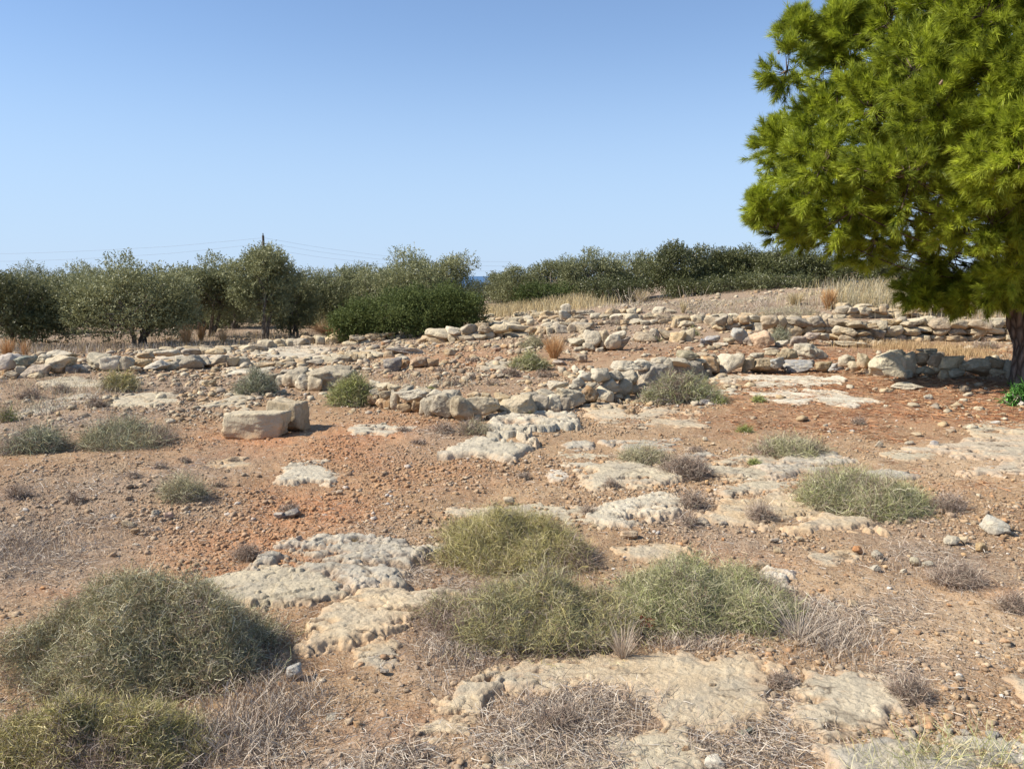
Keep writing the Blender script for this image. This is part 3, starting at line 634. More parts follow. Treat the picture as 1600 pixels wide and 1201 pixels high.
LOOSE = [  # px, py(base), w, h, tint, label
 (795,790,19,15,(.50,.40,.27),'tan angular stone alone on the gravel behind the long bedrock bar'),
 (200,825,27,13,(.50,.38,.24),'long tan stone, front one of the small cluster in the left gravel'),
 (180,821,13,7,OR,'flat orange stone touching the long tan stone in the left gravel'),
 (243,808,13,13,WH,'upright pale stone at the back of the left gravel cluster'),
 (263,812,17,13,(.50,.33,.24),'pinkish two-toned stone right of the upright pale one in the left gravel'),
 (211,832,16,8,OR,'small orange stone in front of the long tan stone'),
 (214,856,12,9,DK,'dark rough stone below the left gravel cluster'),
 (1555,834,44,30,(.42,.40,.34),'large greenish-grey boulder near the right edge beyond the gravel'),
 (1577,828,16,10,OR,'small orange stone leaning on the greenish-grey boulder'),
 (1486,851,28,16,WH,'pale squarish stone left of the greenish-grey boulder'),
 (1506,848,16,11,TAN,'brown stone touching the pale squarish stone on its right'),
 (1533,861,20,15,(.54,.38,.20),'yellow-orange stone in front of the greenish-grey boulder'),
 (1510,822,14,7,(.62,.58,.52),'small white stone behind the greenish-grey boulder'),
 (1340,864,18,13,(.48,.24,.11),'rust-red stone below the right-hand round bush'),
 (1372,873,20,13,WH,'whitish stone just right of the rust-red stone'),
 (1430,882,18,14,(.42,.37,.26),'olive-grey stone in the right gravel below the round bush'),
 (1448,884,20,8,(.46,.42,.33),'flat greenish stone beside the olive-grey stone'),
 (1368,892,18,11,WH,'rounded pale stone in front of the whitish stone'),
 (1412,895,12,8,WH,'small round white stone right of the rounded pale stone'),
 (1190,893,30,18,(.52,.36,.22),'orange-tan broken stone leaning on the pale boulder top behind the middle bushes'),
 (1215,863,16,10,TAN,'small tan stone on gravel above the orange-tan broken stone'),
 (1210,848,16,8,(.42,.33,.25),'small dull brown stone left of the rust-red stone'),
 (1250,845,15,8,TAN,'small flat tan stone between the sandy hump and the gravel'),
 (1113,1078,15,13,(.38,.24,.13),'brown cobble with sharp shadow sitting on the largest foreground sheet'),
 (1281,1121,20,12,(.60,.47,.28),'small yellow stone on the smooth grey-tan slab'),
 (559,1142,17,17,(.52,.30,.14),'orange cube-like stone in the lower left gravel'),
 (460,1062,28,28,(.42,.40,.37),'rounded grey boulder at the right foot of the large left bush'),
 (523,1127,30,13,WH,'pale flat stone left of the orange cube-like stone'),
 (474,1181,10,10,(.66,.62,.56),'small white pebble-like stone at the bottom left of centre'),
 (600,1053,18,10,DK,'dark brown stone below the small flat tan slab'),
 (915,1153,17,13,(.55,.40,.25),'orange-tan stone on the litter right above the bottom pebbles'),
 (1072,1181,18,18,(.50,.32,.18),'brown upright stone at bottom beside the white chunk'),
 (1116,1200,36,22,(.64,.58,.47),'whitish chunk at the bottom edge right of centre'),
 (1164,1147,34,10,(.27,.29,.23),'dark green flat stone by the tip of the foreground sheet'),
 (862,1160,12,8,OR,'small orange stone left of the orange-tan stone near the bottom'),
 (670,1180,26,16,(.45,.41,.36),'grey knobbly stone below the orange-stained ledge'),
 (327,605,24,12,(.54,.40,.22),'yellow brick-like stone left of the blue-green tuft'),
 (275,597,14,6,WH,'small flat white stone left of the yellow brick-like stone'),
 (512,609,18,14,(.52,.40,.28),'tan stone touching the left side of the yellow-green bush'),
 (1416,608,48,11,(.56,.50,.38),'long flat pale slab lying on pine needles in front of the nearer right wall'),
 (1384,615,20,9,TAN,'half-buried tan stone left below the long flat slab on the needles'),
 (1449,626,15,11,WH,'small white conical stone on the needles below the long flat slab'),
 (1597,636,14,10,(.62,.60,.55),'bluish-white stone under the green sprig at the right edge'),
 (1555,664,14,7,(.64,.60,.54),'white stone in the needles below the pine'),
 (1565,652,13,8,OR,'orange stone just above the white stone below the pine'),
 (1512,650,10,6,OR,'tiny orange stone left of the white stone below the pine'),
 (1373,699,13,12,LG,'grey upright stone with shadow right of the pale tuft'),
 (1420,695,14,7,LG,'low grey stone right of the grey upright stone'),
 (1461,699,18,12,(.36,.33,.31),'dark lumpy stone at the front of the right ledges'),
 (1432,682,16,7,TAN,'flat tan stone on needles above the low grey stone'),
 (1102,689,9,7,WH,'small pale stone right of the flat grey slab in the middle'),
 (1290,668,9,7,WH,'small pale stone on needles right of the green bush'),
 (906,567,26,17,(.50,.36,.25),'reddish upright block right of the orange tuft in the enclosure'),
 (873,570,22,8,(.38,.30,.25),'flat dark slab in front of the orange tuft'),
 (704,556,22,12,(.50,.36,.21),'orange-tan block behind the enclosure gravel'),
 (632,554,62,13,(.40,.34,.28),'long dark-fronted slab in the middle distance left of the orange-tan block'),
 (777,550,12,8,(.30,.17,.12),'small dark red stone right of the orange-tan block'),
 (611,593,11,9,(.36,.18,.11),'small dark red cube stone behind the left end of the curved wall'),
 (776,591,28,7,(.46,.36,.26),'thin flat slab behind the corner of the curved wall'),
 (1266,562,52,30,(.52,.46,.35),'large angular pale boulder left above the nearer right wall, shaded on its right'),
 (1243,557,18,14,WH,'pale stone at the left side of the large angular boulder'),
 (1302,520,24,10,TAN,'tan slab at the end of the dark wall corner'),
 (1330,542,66,9,(.56,.48,.35),'long pale threshold slab in front of the tallest right-hand wall'),
 (1206,549,26,6,WH,'thin white slab on needles between the two right-hand walls'),
 (1126,542,24,7,WH,'flat cream slab in front of the grey boulders'),
 (453,807,34,11,(.24,.21,.19),'dark crusted lump of rock on the red soil left of centre'),
 (436,808,18,9,(.34,.30,.27),'grey crumbly piece on the left of the dark crusted lump'),
 (451,787,12,6,OR,'small red-orange stone behind the dark crusted lump'),
 (738,836,22,11,WH,'whitish stone at the left tip of the rear middle bush'),
 (570,667,9,5,WH,'first white chip in the small row right of the cut blocks'),
 (583,669,11,6,WH,'second white chip in the small row right of the cut blocks, the largest'),
 (600,664,10,5,WH,'white chip at the right end of the small row right of the cut blocks'),
 (1106,663,10,6,WH,'small pale stone below the green bush in the middle'),
 (1102,633,17,10,(.38,.36,.36),'grey stone at the right foot of the green bush in the middle'),
 (895,660,14,9,TAN,'small tan block below the shaded part of the curved wall'),
 (983,842,30,15,(.46,.31,.19),'rusty broken lump in the soil below the tilted rock wedge'),
 (930,826,16,9,TAN,'small tan stone under the left tip of the tilted rock wedge'),
 (1095,820,24,12,(.42,.34,.25),'rough brown lump among the dead shrubs right of the tilted wedge'),
 (1130,822,18,10,(.34,.29,.25),'dark rough lump right of the brown one among the dead shrubs'),
 (1130,770,20,9,(.40,.26,.16),'rust-brown lump left of the sandy-tan hump'),
 (1570,1006,17,11,(.52,.31,.17),'orange round stone on the right-hand gravel'),
 (1542,1004,14,9,(.54,.35,.21),'orange stone left of the orange round stone on the gravel'),
 (1366,974,24,10,(.56,.42,.27),'flat peach stone on the gravel right of the middle bushes'),
 (1299,950,14,11,WH,'pale stone at the edge of dry stems right of the middle bushes'),
 (1314,950,12,8,WH,'white stone right next to the pale one by the dry stems'),
 (1335,950,22,14,TAN,'brown-tan stone right of the pale pair by the dry stems'),
 (705,1033,10,8,OR,'small orange stone at the left foot of the front middle bush'),
 (1496,1063,10,7,(.62,.58,.50),'small white stone in the right gravel above the smooth slab'),
 (1482,1147,16,11,WH,'white stone on the bottom right sheet'),
 (1508,1150,16,12,(.34,.30,.26),'dark stone right of the white stone on the bottom right sheet'),
 (1550,1154,22,15,(.50,.46,.40),'grey stone near the bottom right corner'),
 (1420,1136,10,7,WH,'little white stone between the smooth slab and the bottom right sheet'),
]
for k, (px, py, w_, h_, t, lab) in enumerate(LOOSE):
    b = gnd(px, py)
    o = stone(px, py - h_ * .45, w_, h_, b[1], 7000 + k * 5, None, 'loose_stone', t, stain=.3, tilt=.2, cuts=9, rough=.09)
    tag(o, lab, 'stone', 'loose stones lying on the site')

# ------------------------------------------------------------------ medium stones, individually, then gravel as stuff
PC = np.array([(.54,.37,.20),(.50,.31,.15),(.58,.46,.30),(.60,.52,.38),(.40,.26,.15),(.36,.28,.20),(.52,.27,.12),(.48,.36,.23)])
protos = []
for k in range(10):
    r_ = np.random.default_rng(880 + k)
    v, f = rock_shape((1, r_.uniform(.6, .9), r_.uniform(.45, .7)), 880 + k, 2, 9, 9, 1, .1)
    v[:, 2] -= v[:, 2].min() + .12
    me = mk('small_stone', v, f, M_STONE, col=np.broadcast_to(PC[k % 8], (len(v), 3)), attrs=dict(stain=.2 * np.clip(.5 - v[:, 2], 0, 1)), smooth=False)
    protos.append(me)
ZN = [(0, 480, 'small angular stone lying loose in the gravel of the left side'), (480, 820, 'small angular stone lying loose in the gravel left of centre'),
      (820, 1180, 'small angular stone lying loose on the ground right of centre'), (1180, 1600, 'small angular stone lying loose in the gravel of the right side')]
cnt = 0; r_ = np.random.default_rng(4242)
while cnt < 210:
    px = r_.uniform(0, 1600); py = 600 + 600 * r_.random() ** 1.3
    if r_.random() > (.35 + .65 * (px > 1000)): continue
    if py < 700 and 560 < px < 1150 and py < 665: continue
    b = gnd(px, py); src = protos[cnt % 10]
    o = src if cnt < 10 else src.copy()
    if cnt >= 10: link(o)
    s = b[1] / F * r_.uniform(5, 11)
    o.scale = (s, s, s); o.location = b; o.rotation_euler = (r_.uniform(-.3, .3), r_.uniform(-.3, .3), r_.uniform(0, 6.28))
    lab = [z for z in ZN if z[0] <= px <= z[1]][0][2]
    tag(o, lab, 'stone', 'small loose stones ' + lab.split('lying loose ')[1]); cnt += 1

ZM = [(0, 560, 'smallish pale stone tumbled among the left ruins'), (560, 1000, 'smallish pale stone tumbled among the central ruins'), (1000, 1600, 'smallish pale stone tumbled among the right ruins')]
for k in range(88):
    px = r_.uniform(0, 1560); py = r_.uniform(505, 600)
    if px < 520 and py < 550: py += 45
    b = gnd(px, py); o = protos[k % 10].copy(); link(o)
    s = b[1] / F * r_.uniform(5, 14); o.scale = (s * r_.uniform(.8, 1.6), s, s); o.location = b; o.rotation_euler = (r_.uniform(-.25, .25), r_.uniform(-.25, .25), r_.uniform(0, 6.28))
    lab = [z for z in ZM if z[0] <= px <= z[1]][0][2]; tag(o, lab, 'stone', lab.replace('smallish pale stone', 'smallish pale stones'))

def polar_pts(n, rmin, rmax, rng, spread=42):
    a = np.radians(rng.uniform(-spread, spread, n)); r = np.exp(rng.uniform(np.log(rmin), np.log(rmax), n))
    return np.sin(a) * r, np.cos(a) * r, r
def pebbles(n, rmin, rmax, smin, smax, sub, seed, name, label, pale_=0):
    rng = np.random.default_rng(seed); x, y, r = polar_pts(n, rmin, rmax, rng)
    z = zones(x, y); dens = .5 + .9 * fbm2(x, y, 1.1, 4, 88) + .7 * z[3] + .25 * z[1] - 1.1 * z[2] - .2 * z[0]
    keep = rng.random(n) < np.clip(dens, .08, 1); x, y, r = x[keep], y[keep], r[keep]; n = len(x)
    d, f = ICO[sub]; m = len(d)
    s = smin + (smax - smin) * rng.random(n) ** 4.6; s *= np.clip(r / 4.5, 1, 4)
    sc3 = s[:, None] * np.stack([np.ones(n), rng.uniform(.6, 1, n), rng.uniform(.4, .75, n)], -1) * .5
    jit = 1 + .34 * (rng.random((n, m)) - .5) * 2
    v = d[None] * jit[:, :, None]
    v = v * sc3[:, None, :]
    a = rng.uniform(0, 2 * pi, n); c, sn = np.cos(a), np.sin(a)
    vx = v[..., 0] * c[:, None] - v[..., 1] * sn[:, None]; vy = v[..., 0] * sn[:, None] + v[..., 1] * c[:, None]
    tl = rng.uniform(-.4, .4, n); vz = v[..., 2] + vx * tl[:, None] * .5
    P = np.stack([vx + x[:, None], vy + y[:, None], vz + (Hf(x, y) + sc3[:, 2] * .45)[:, None]], -1).reshape(-1, 3)
    Fq = (f[None] + (np.arange(n) * m)[:, None, None]).reshape(-1, 3)
    zz = [q[keep] for q in z]
    ci = rng.integers(0, 8, n); col = (PC[ci] * .55 + np.array([.45, .31, .19]) * .45) * rng.uniform(.6, 1.05, (n, 1))
    col = np.where((rng.random(n) < .03)[:, None], np.array([.62, .57, .49])[None], col)
    rz_ = (zz[1] * .6)[:, None]; col = col * (1 - rz_) + rz_ * np.array([.46, .22, .095]) * rng.uniform(.7, 1.15, (n, 1)); lz = (zz[0] * .6)[:, None]; col = col * (1 - lz) + lz * np.array([.42, .35, .27])
    if pale_: col = np.array(STC)[ci] * rng.uniform(.65, 1.05, (n, 1))
    o = mk(name, P, Fq, M_PEB, col=np.repeat(col, m, 0), smooth=False)
    return tag(o, label, 'gravel', kind='stuff')
pebbles(42000, 1.8, 7, .006, .04, 1, 11, 'gravel', 'reddish and tan gravel strewn over the foreground')
pebbles(150000, 1.8, 9, .004, .015, 0, 13, 'fine_gravel', 'fine tan grit between the larger gravel of the foreground')
pebbles(140000, 4.5, 26, .007, .026, 0, 12, 'far_gravel', 'coarse gravel strewn over the middle of the site')

pebbles(26000, 9.5, 38, .014, .058, 1, 14, 'ruin_rubble', 'small pale rubble strewn between the ruined walls', 1)

# ------------------------------------------------------------------ dry litter, needles, grass as stuff
def litter(n, rmin, rmax, zi, L, W, cols, seed, name, label, thr, lift=.02, up=.25, dens=None):
    rng = np.random.default_rng(seed); x, y, r = polar_pts(n, rmin, rmax, rng)
    z = zones(x, y); q = z[zi] + .35 * fbm2(x, y, 2.4, 3, 91) if dens is None else dens(x, y)
    keep = rng.random(n) < np.clip((q - thr) * 2, 0, 1); x, y, r = x[keep], y[keep], r[keep]; n = len(x)
    a = rng.uniform(0, 2 * pi, n); ln = L * rng.uniform(.35, 1.3, n); K = 4
    el = np.abs(rng.normal(0, up, n)); t = np.linspace(0, 1, K)
    b = rng.normal(0, .5, n)
    P = np.zeros((n, K, 3)); aa = a[:, None] + b[:, None] * t[None] 
    P[..., 0] = x[:, None] + np.cos(aa) * ln[:, None] * t * np.cos(el)[:, None]; P[..., 1] = y[:, None] + np.sin(aa) * ln[:, None] * t * np.cos(el)[:, None]
    P[..., 2] = (Hf(x, y) + rng.random(n) * lift)[:, None] + np.sin(el)[:, None] * ln[:, None] * (t - .25 * t * t)
    V, Fq, m = ribbons(P, W * rng.uniform(.6, 1.4, n) * np.clip(r / 5, 1, 3), rng)
    col = np.array(cols)[rng.integers(0, len(cols), n)] * rng.uniform(.75, 1.15, (n, 1))
    return tag(mk(name, V, Fq, M_STEM, col=np.repeat(col, m, 0)), label, 'plant litter', kind='stuff')
DRY = [(.50,.42,.33),(.40,.32,.25),(.58,.52,.44),(.30,.23,.18),(.46,.36,.25)]
litter(260000, 1.8, 12, 0, .07, .0026, DRY, 21, 'dry_litter', 'grey dry twigs and straw littering the ground', .38, .02, .35)
litter(60000, 1.8, 20, 0, .05, .0025, DRY, 22, 'straw_bits', 'thin scatter of straw bits over all the soil', -.35, .01, .15)
litter(90000, 7, 22, 2, .12, .0035, [(.40,.19,.09),(.30,.14,.07),(.50,.30,.16),(.24,.11,.06)], 23, 'pine_needle_litter', 'rust-brown fallen pine needles carpeting the soil by the pine', .22, .015, .12)

def field(n, region, hgt, cols, seed, name, label, wid=.006, patch=.0):
    """upright grass blades; region = list of pixel-known patches (px,py,w,h)"""
    rng = np.random.default_rng(seed); X = []; Y = []
    for (px, py, a, b, k) in region:
        c = gnd(px, py); rx = a / F * c[1] / 2; ry = abs(gnd(px, py - b / 2)[1] - gnd(px, py + b / 2)[1]) / 2
        m = int(n * k); q = rng.normal(0, .45, (m, 2)); X.append(c[0] + q[:, 0] * rx); Y.append(c[1] + q[:, 1] * ry)
    x = np.concatenate(X); y = np.concatenate(Y); kp = rng.random(len(x)) < np.clip(.65 + patch * fbm2(x, y, 1.2, 3, seed), 0, 1); x, y = x[kp], y[kp]; n = len(x)
    h = hgt * rng.uniform(.4, 1.2, n) * (1 + .3 * fbm2(x, y, .9, 2, seed + 1)); a = rng.uniform(0, 2 * pi, n); bend = rng.uniform(.05, .45, n) * (1 if hgt > .1 else 2.6); K = 4; t = np.linspace(0, 1, K)
    P = np.zeros((n, K, 3)); P[..., 0] = x[:, None] + np.cos(a)[:, None] * h[:, None] * bend[:, None] * t ** 2; P[..., 1] = y[:, None] + np.sin(a)[:, None] * h[:, None] * bend[:, None] * t ** 2
    P[..., 2] = H(x, y)[:, None] + h[:, None] * t
    V, Fq, m = ribbons(P, wid * rng.uniform(.6, 1.4, n), rng)
    col = np.array(cols)[rng.integers(0, len(cols), n)] * rng.uniform(.8, 1.15, (n, 1))
    return tag(mk(name, V, Fq, M_STEM, col=np.repeat(col, m, 0)), label, 'grass', kind='stuff')
GOLD = [(.52,.40,.20),(.46,.36,.20),(.58,.46,.26),(.40,.33,.19),(.48,.42,.28)]
STR = [(.48,.42,.30),(.40,.36,.25),(.54,.46,.32),(.42,.38,.22)]
field(24000, [(1430,468,240,26,.40),(1530,470,260,30,.35),(1330,476,160,18,.12)], .50, STR + GOLD[:2], 31, 'yellow_grass', 'pale yellow tall grass on the rise behind the right-hand walls', .012, .8)
field(18000, [(800,486,170,14,.6),(880,482,150,8,.2),(720,500,80,10,.1)], .42, GOLD, 32, 'golden_grass', 'golden dry grass strip beside the green thicket in front of the far hedge', .012)
field(9000, [(1050,478,260,16,.5),(1200,486,220,14,.4),(1180,470,400,12,.6),(980,474,200,12,.4)], .10, DRY + STR, 33, 'mound_grass', 'sparse grey-brown stalks on the raised mound before the hedge', .008, .4)
field(14000, [(250,540,500,26,.5),(100,550,300,24,.3),(450,528,200,18,.2)], .22, DRY + GOLD[:2], 34, 'orchard_grass', 'dry brownish grass under the olive grove', .008, .5)
field(7000, [(1420,545,240,16,.5),(1500,555,140,16,.4)], .16, [(.50,.36,.20),(.42,.29,.15)], 35, 'tawny_grass', 'low tawny grass between the two right-hand walls', .006)
field(5200, [(60,600,300,30,.3),(170,612,300,30,.3),(650,600,200,20,.2),(60,640,200,30,.2)], .10, DRY + STR, 36, 'short_dry_grass', 'short faded grass around the left bedrock strips', .005, .5)
field(5500, [(420,1110,260,130,.35),(340,1160,260,80,.2),(1285,990,190,100,.6),(1100,1010,200,30,.25),(1420,880,200,60,.15),(720,1020,140,80,.2),(900,1120,300,90,.25),(620,890,160,60,.15),(60,850,300,120,.5),(30,760,200,80,.2)], .05, [(.44,.36,.28),(.54,.46,.37),(.32,.24,.18)], 37, 'withered_stalks', 'grey withered stalks around the feet of the large bushes', .0028, .5)

# ------------------------------------------------------------------ bushes
def bush(px, py, wpx, hpx, ntw, cols, label, seed, cat='bush', name='wiry_bush', dens_in=.5, seg=.062, wid=.0017, deep=.8, dead=.12, group='wiry grey-green bushes', spread=0.5, flat=1.6):
    rng = np.random.default_rng(seed); b = gnd(px, py)
    W_ = wpx / F * b[1] * .5; D_ = W_ * deep; mid = float(gnd(px, py - hpx * .42)[1])
    D_ = float(np.clip(mid - b[1], W_ * .45, W_ * deep)) if b[1] < 9 else D_ * .7
    c = b + np.array([0, D_, 0]); c[2] = float(H(c[0], c[1]))
    Hh = max(at(px, py - hpx, c[1])[2] - c[2], W_ * .22) * .97
    n = int(ntw * .85)
    q = rng.random(n) ** .52; q = np.where(rng.random(n) < .20, q * rng.uniform(1, 1.35, n), q); a = rng.uniform(0, 2 * pi, n)
    lob = 1 + (.30 if wpx > 90 else .16) * fbm3(np.stack([np.cos(a) * 1.6, np.sin(a) * 1.6, np.full(n, seed * 1.7)], -1), 1., 3, seed % 50, .6)
    ux = np.cos(a) * q * lob; uy = np.sin(a) * q * lob
    top = np.clip(1 - (q / 1.12) ** 2, .03, 1) ** .75 * (1 + .6 * fbm2(ux * W_ + seed, uy * D_, 1.6 / max(W_, .15) + .8, 3, seed % 40, .6))
    hz = rng.random(n) ** .55; rr = np.maximum(q, hz)
    base = np.stack([c[0] + ux * W_, c[1] + uy * D_, np.zeros(n)], -1); base[:, 2] = H(base[:, 0], base[:, 1]) + .004 + Hh * .82 * top * hz
    d = unit(np.stack([ux, uy, hz * .8], -1))
    dirn = unit(d * np.array([1, 1, flat])[None] * .6 + rng.normal(size=(n, 3)) * .8)
    K = 5; P = np.zeros((n, K, 3)); P[:, 0] = base; cur = base.copy(); dd = dirn; s = 1.25 * seg * np.clip(b[1] / 4, .7, 1.6) * rng.uniform(.4, 1.3, n) / (K - 1) * 1.6
    s = np.minimum(s, Hh * .4)
    for k in range(1, K):
        dd = unit(dd + rng.normal(size=(n, 3)) * .8); cur = cur + dd * s[:, None]; P[:, k] = cur
    P[..., 2] = np.maximum(P[..., 2], H(base[:, 0], base[:, 1])[:, None] + .002)
    wd = wid * np.clip(b[1] / 4.2, 1, 3.2)
    V, Fq, m = ribbons(P, wd * rng.uniform(.6, 1.5, n), rng)
    cols = np.array(cols); ci = rng.integers(0, len(cols), n)
    col = cols[ci] * (rng.random((n, 1)) ** 2.2 * .95 + .62)
    pat = fbm2(ux * W_ * 1. + seed, uy * D_, 2.2, 3, 17); inner = rng.random(n) < (dead + .8 * np.clip(pat - .25, 0, 1) + .5 * (hz < .35) + .25 * (q > 1.0))
    woody = np.array([(.30,.22,.17),(.38,.31,.26),(.24,.17,.12)])[rng.integers(0, 3, n)]
    col = np.where(inner[:, None], woody * rng.uniform(.7, 1.3, (n, 1)), col)
    root = empty(name, b); tag(root, label, cat, group)
    mk('foliage', V, Fq, M_STEM, root, loc=c, col=np.repeat(col, m, 0))
    # woody stems rising from the stock
    ns = int(40 + wpx * .5); a = rng.uniform(0, 2 * pi, ns); q = rng.random(ns) ** .5
    P = np.zeros((ns, 7, 3)); st = c[None] + np.stack([np.cos(a) * W_ * .45 * q, np.sin(a) * D_ * .45 * q, np.zeros(ns)], -1)
    dd = unit(np.stack([np.cos(a) * q, np.sin(a) * q, np.full(ns, .8)], -1) + rng.normal(size=(ns, 3)) * .25); cur = st; P[:, 0] = cur
    for k in range(1, 7):
        dd = unit(dd + rng.normal(size=(ns, 3)) * .22); cur = cur + dd * (Hh * 1.0 / 6) * np.array([1, 1, .9]); P[:, k] = cur
    V, Fq, m = ribbons(P, wd * rng.uniform(1.2, 2.4, ns), rng)
    mk('stems', V, Fq, M_STEM, root, loc=c, col=np.repeat(np.array([(.40,.36,.27),(.46,.44,.33)])[rng.integers(0, 2, ns)], m, 0))
    return root
GG = [(.36,.34,.18),(.46,.42,.26),(.27,.26,.13),(.60,.55,.39),(.44,.34,.19)]
YG = [(.42,.37,.14),(.50,.43,.20),(.31,.28,.10),(.62,.54,.31)]
BG = [(.32,.33,.20),(.40,.40,.28),(.26,.27,.16),(.46,.44,.33)]
PG = [(.44,.41,.25),(.40,.37,.22),(.50,.44,.29),(.34,.31,.18)]
GR = [(.35,.36,.15),(.44,.42,.22),(.26,.28,.11),(.58,.54,.35)]
DEADC = [(.32,.24,.18),(.41,.32,.25),(.23,.16,.12),(.50,.42,.33)]
bush(158,1102,460,172,66000, GG, 'largest wiry grey-green bush, domed, filling the lower left', 301)
bush(95,1230,390,118,36000, YG, 'yellowish wiry bush cut by the bottom left corner in front of the largest bush', 302, dead=.2)
bush(795,900,255,84,28000, YG, 'olive-yellow bush at the back of the middle group, beside the long bedrock bar', 303)
bush(835,1022,300,112,36000, YG[:2] + GG[:3], 'front left bush of the middle group with pale crossing stems', 304, dead=.22)
bush(1120,998,290,108,38000, GR + GG[:2], 'greenest bush on the right of the middle group', 305)
bush(1380,810,186,64,21000, GR + PG[:1], 'round green bush alone at right beside the sandy-tan hump', 306)
bush(1070,632,108,40,12000, GR + BG[:2], 'green bush at the foot of the shaded wall end', 307)
bush(547,634,68,44,6500, [(.34,.36,.12),(.40,.41,.17),(.28,.30,.10),(.44,.42,.22)], 'bright yellow-green cushion bush left of the curved wall', 308, dead=.03)
bush(395,618,56,32,4000, BG, 'blue-green tuft behind the cut blocks', 309, dead=.05)
bush(170,706,140,40,7500, PG + BG[:2], 'wide pale grassy bush at left with a golden right end', 310, dead=.15)
bush(32,713,92,36,4500, BG + PG[:1], 'smaller grey-green bush at the left edge beside the wide pale one', 311)
bush(182,611,46,26,2600, YG + PG[:1], 'small yellow-green tuft below the far-left boulders', 312, dead=.05)
bush(828,579,58,26,3600, GR, 'small green bush inside the enclosure in front of the orange tuft', 313, dead=.05)
bush(835,545,40,16,1600, PG, 'pale low bush left of the orange tuft', 314, dead=.1)
bush(1250,719,110,28,4200, PG + GR[:1], 'thin pale green patch behind the grey lichen-covered ridge', 315, dead=.1)
bush(1012,728,84,22,2600, PG, 'thin grass-like tuft in front of the flat grey slab', 316, dead=.15)
bush(1224,536,34,22,1500, BG, 'small green tuft in the dark wall corner', 317, dead=.05)
bush(1352,534,30,16,1200, BG, 'grey-green tuft at the foot of the tallest right-hand wall', 318, dead=.05)
bush(275,785,66,36,1500, PG, 'sparse see-through pale plant in the left gravel', 319, dead=.1)
bush(740,682,50,18,1400, PG, 'small pale tuft at the upper edge of the sloping rib', 320, dead=.2)
bush(1240,500,110,22,3000, PG + DRY[:2], 'faded grey-green shrub on the rise behind the dark wall corner', 321)
bush(1075,740+8,74,26,2600, DEADC, 'wide dead grey-brown shrub right of the broken ledges', 330, group='dead dwarf shrubs', name='dead_shrub', cat='dead shrub', dead=0)
DS = [(115,788,34,24,'dark dead shrub with shadow in the left gravel, the biggest there'),(22,780,44,30,'dead brown shrub at the left edge'),(207,747,30,14,'dark dead shrub between the pale bush and the left stone cluster'),
 (247,733,24,13,'grey dead tuft right behind the dark one in the left gravel'),(286,722,24,9,'small dead tuft right of the wide pale bush'),(362,723,26,9,'small dead tuft below the nearer cut block'),(338,763,28,13,'dead tuft on the red soil right of the sparse plant'),
 (382,878,50,36,'grey dead shrub at the left end of the grey layered outcrop'),(653,697,28,14,'small dead shrub left of the sloping rib'),(695,680,36,24,'purplish dead shrub below the curved wall corner'),(630,676,30,12,'low dead tuft right of the white chips'),
 (920,807,34,20,'purple-grey dead shrub at the joint of bedrock bar and tilted wedge'),(957,764,28,18,'brown dead shrub on the broken ledges'),(818,748,24,14,'small dark dead tuft left of the broken ledges'),(1083,795,44,34,'grey dead shrub right of the tilted wedge'),
 (1080,822,36,26,'grey dead shrub in front of the one right of the tilted wedge'),(1192,818,50,36,'dead grey shrub at the left foot of the sandy hump'),(1090,708,40,12,'blackish dead tuft on the small rough grey rock'),(1345,664,30,14,'thin dead shrub on the needles right of centre'),
 (1510,922,110,50,'wide purplish dead shrub in the right gravel'),(1432,1100,80,50,'dark purple dead shrub at the right end of the smooth slab'),(1228,1077,56,30,'silvery dead shrub between the two foreground slabs'),(1590,960,50,40,'dead shrub at the right edge of the gravel'),
 (1490,800,60,40,'bare dead twigs at the right end of the round bush'),(148,627+10,30,22,'dark dead shrub between the two left bedrock strips'),(40,625,46,22,'low brown dead shrub far left'),(280,616,26,14,'dark dead tuft at the tip of the long pale hump'),
 (95,612,30,16,'dark dead shrub in front of the far-left boulders'),(710,602,26,12,'dark dead tuft in the enclosure behind the wall corner'),(738,592,24,10,'faint dead tuft right of the dark one in the enclosure'),(770,603,30,10,'grey low dead tuft in the enclosure behind the curved wall'),
 (800,588,34,20,'grey dead shrub left of the small green bush in the enclosure'),(850,590,40,14,'brown dead patch in front of the small green bush'),(687,582,24,9,'low dead tuft right of the dark pointed rock'),(735,566,24,10,'low dead tuft by the low pale rock in the enclosure'),
 (965,508,50,20,'brown dead shrub by the far row of flat stones'),(1040,505,46,26,'tall brown stalky shrub before the mound'),(1195,528,30,22,'dark purple shrub growing on the tan boulder'),(870,500-2,30,10,'low brown shrub beside the upright stone pair'),
 (640,1190,60,26,'dead litter shrub at the bottom edge left of centre'),(880,1150,110,46,'matted dead shrub on the litter below the foreground sheet'),(1300,760-6,30,14,'dead tuft on the rocky ground behind the sandy hump'),(450,800,40,16,'dead crusty shrub on the dark lump of rock'),
 (1545,545,60,22,'tawny dead shrub beside the pine trunk')]
for k, (px, py, a, b_, lab) in enumerate(DS):
    bush(px, py, a * .68, b_ * .62, int(120 + a * b_ * .45), DEADC, lab, 400 + k, group='dead dwarf shrubs', name='dead_shrub', cat='dead shrub', dead=0, dens_in=.9)
WEED = [(8,661,20,22,'bright yellow-green weed at the left edge'),(1126,632,18,10,'yellow-green weed right of the green bush in the needles'),(1187,630,14,8,'tiny yellow weed at the rim of the white branching patch'),(826,655,12,7,'small green weed under the curved wall corner'),
 (672,613,10,6,'tiny green sprout on top of the curved wall'),(1166,678,18,10,'small green weed below the needles area'),(1020,541-6,22,8,'yellow-green weed at the foot of the squarish tan stones'),(1180,728,16,8,'little green weed near the cream pavement'),(1083,525,20,12,'yellow-green sprout by the low wall stub')]
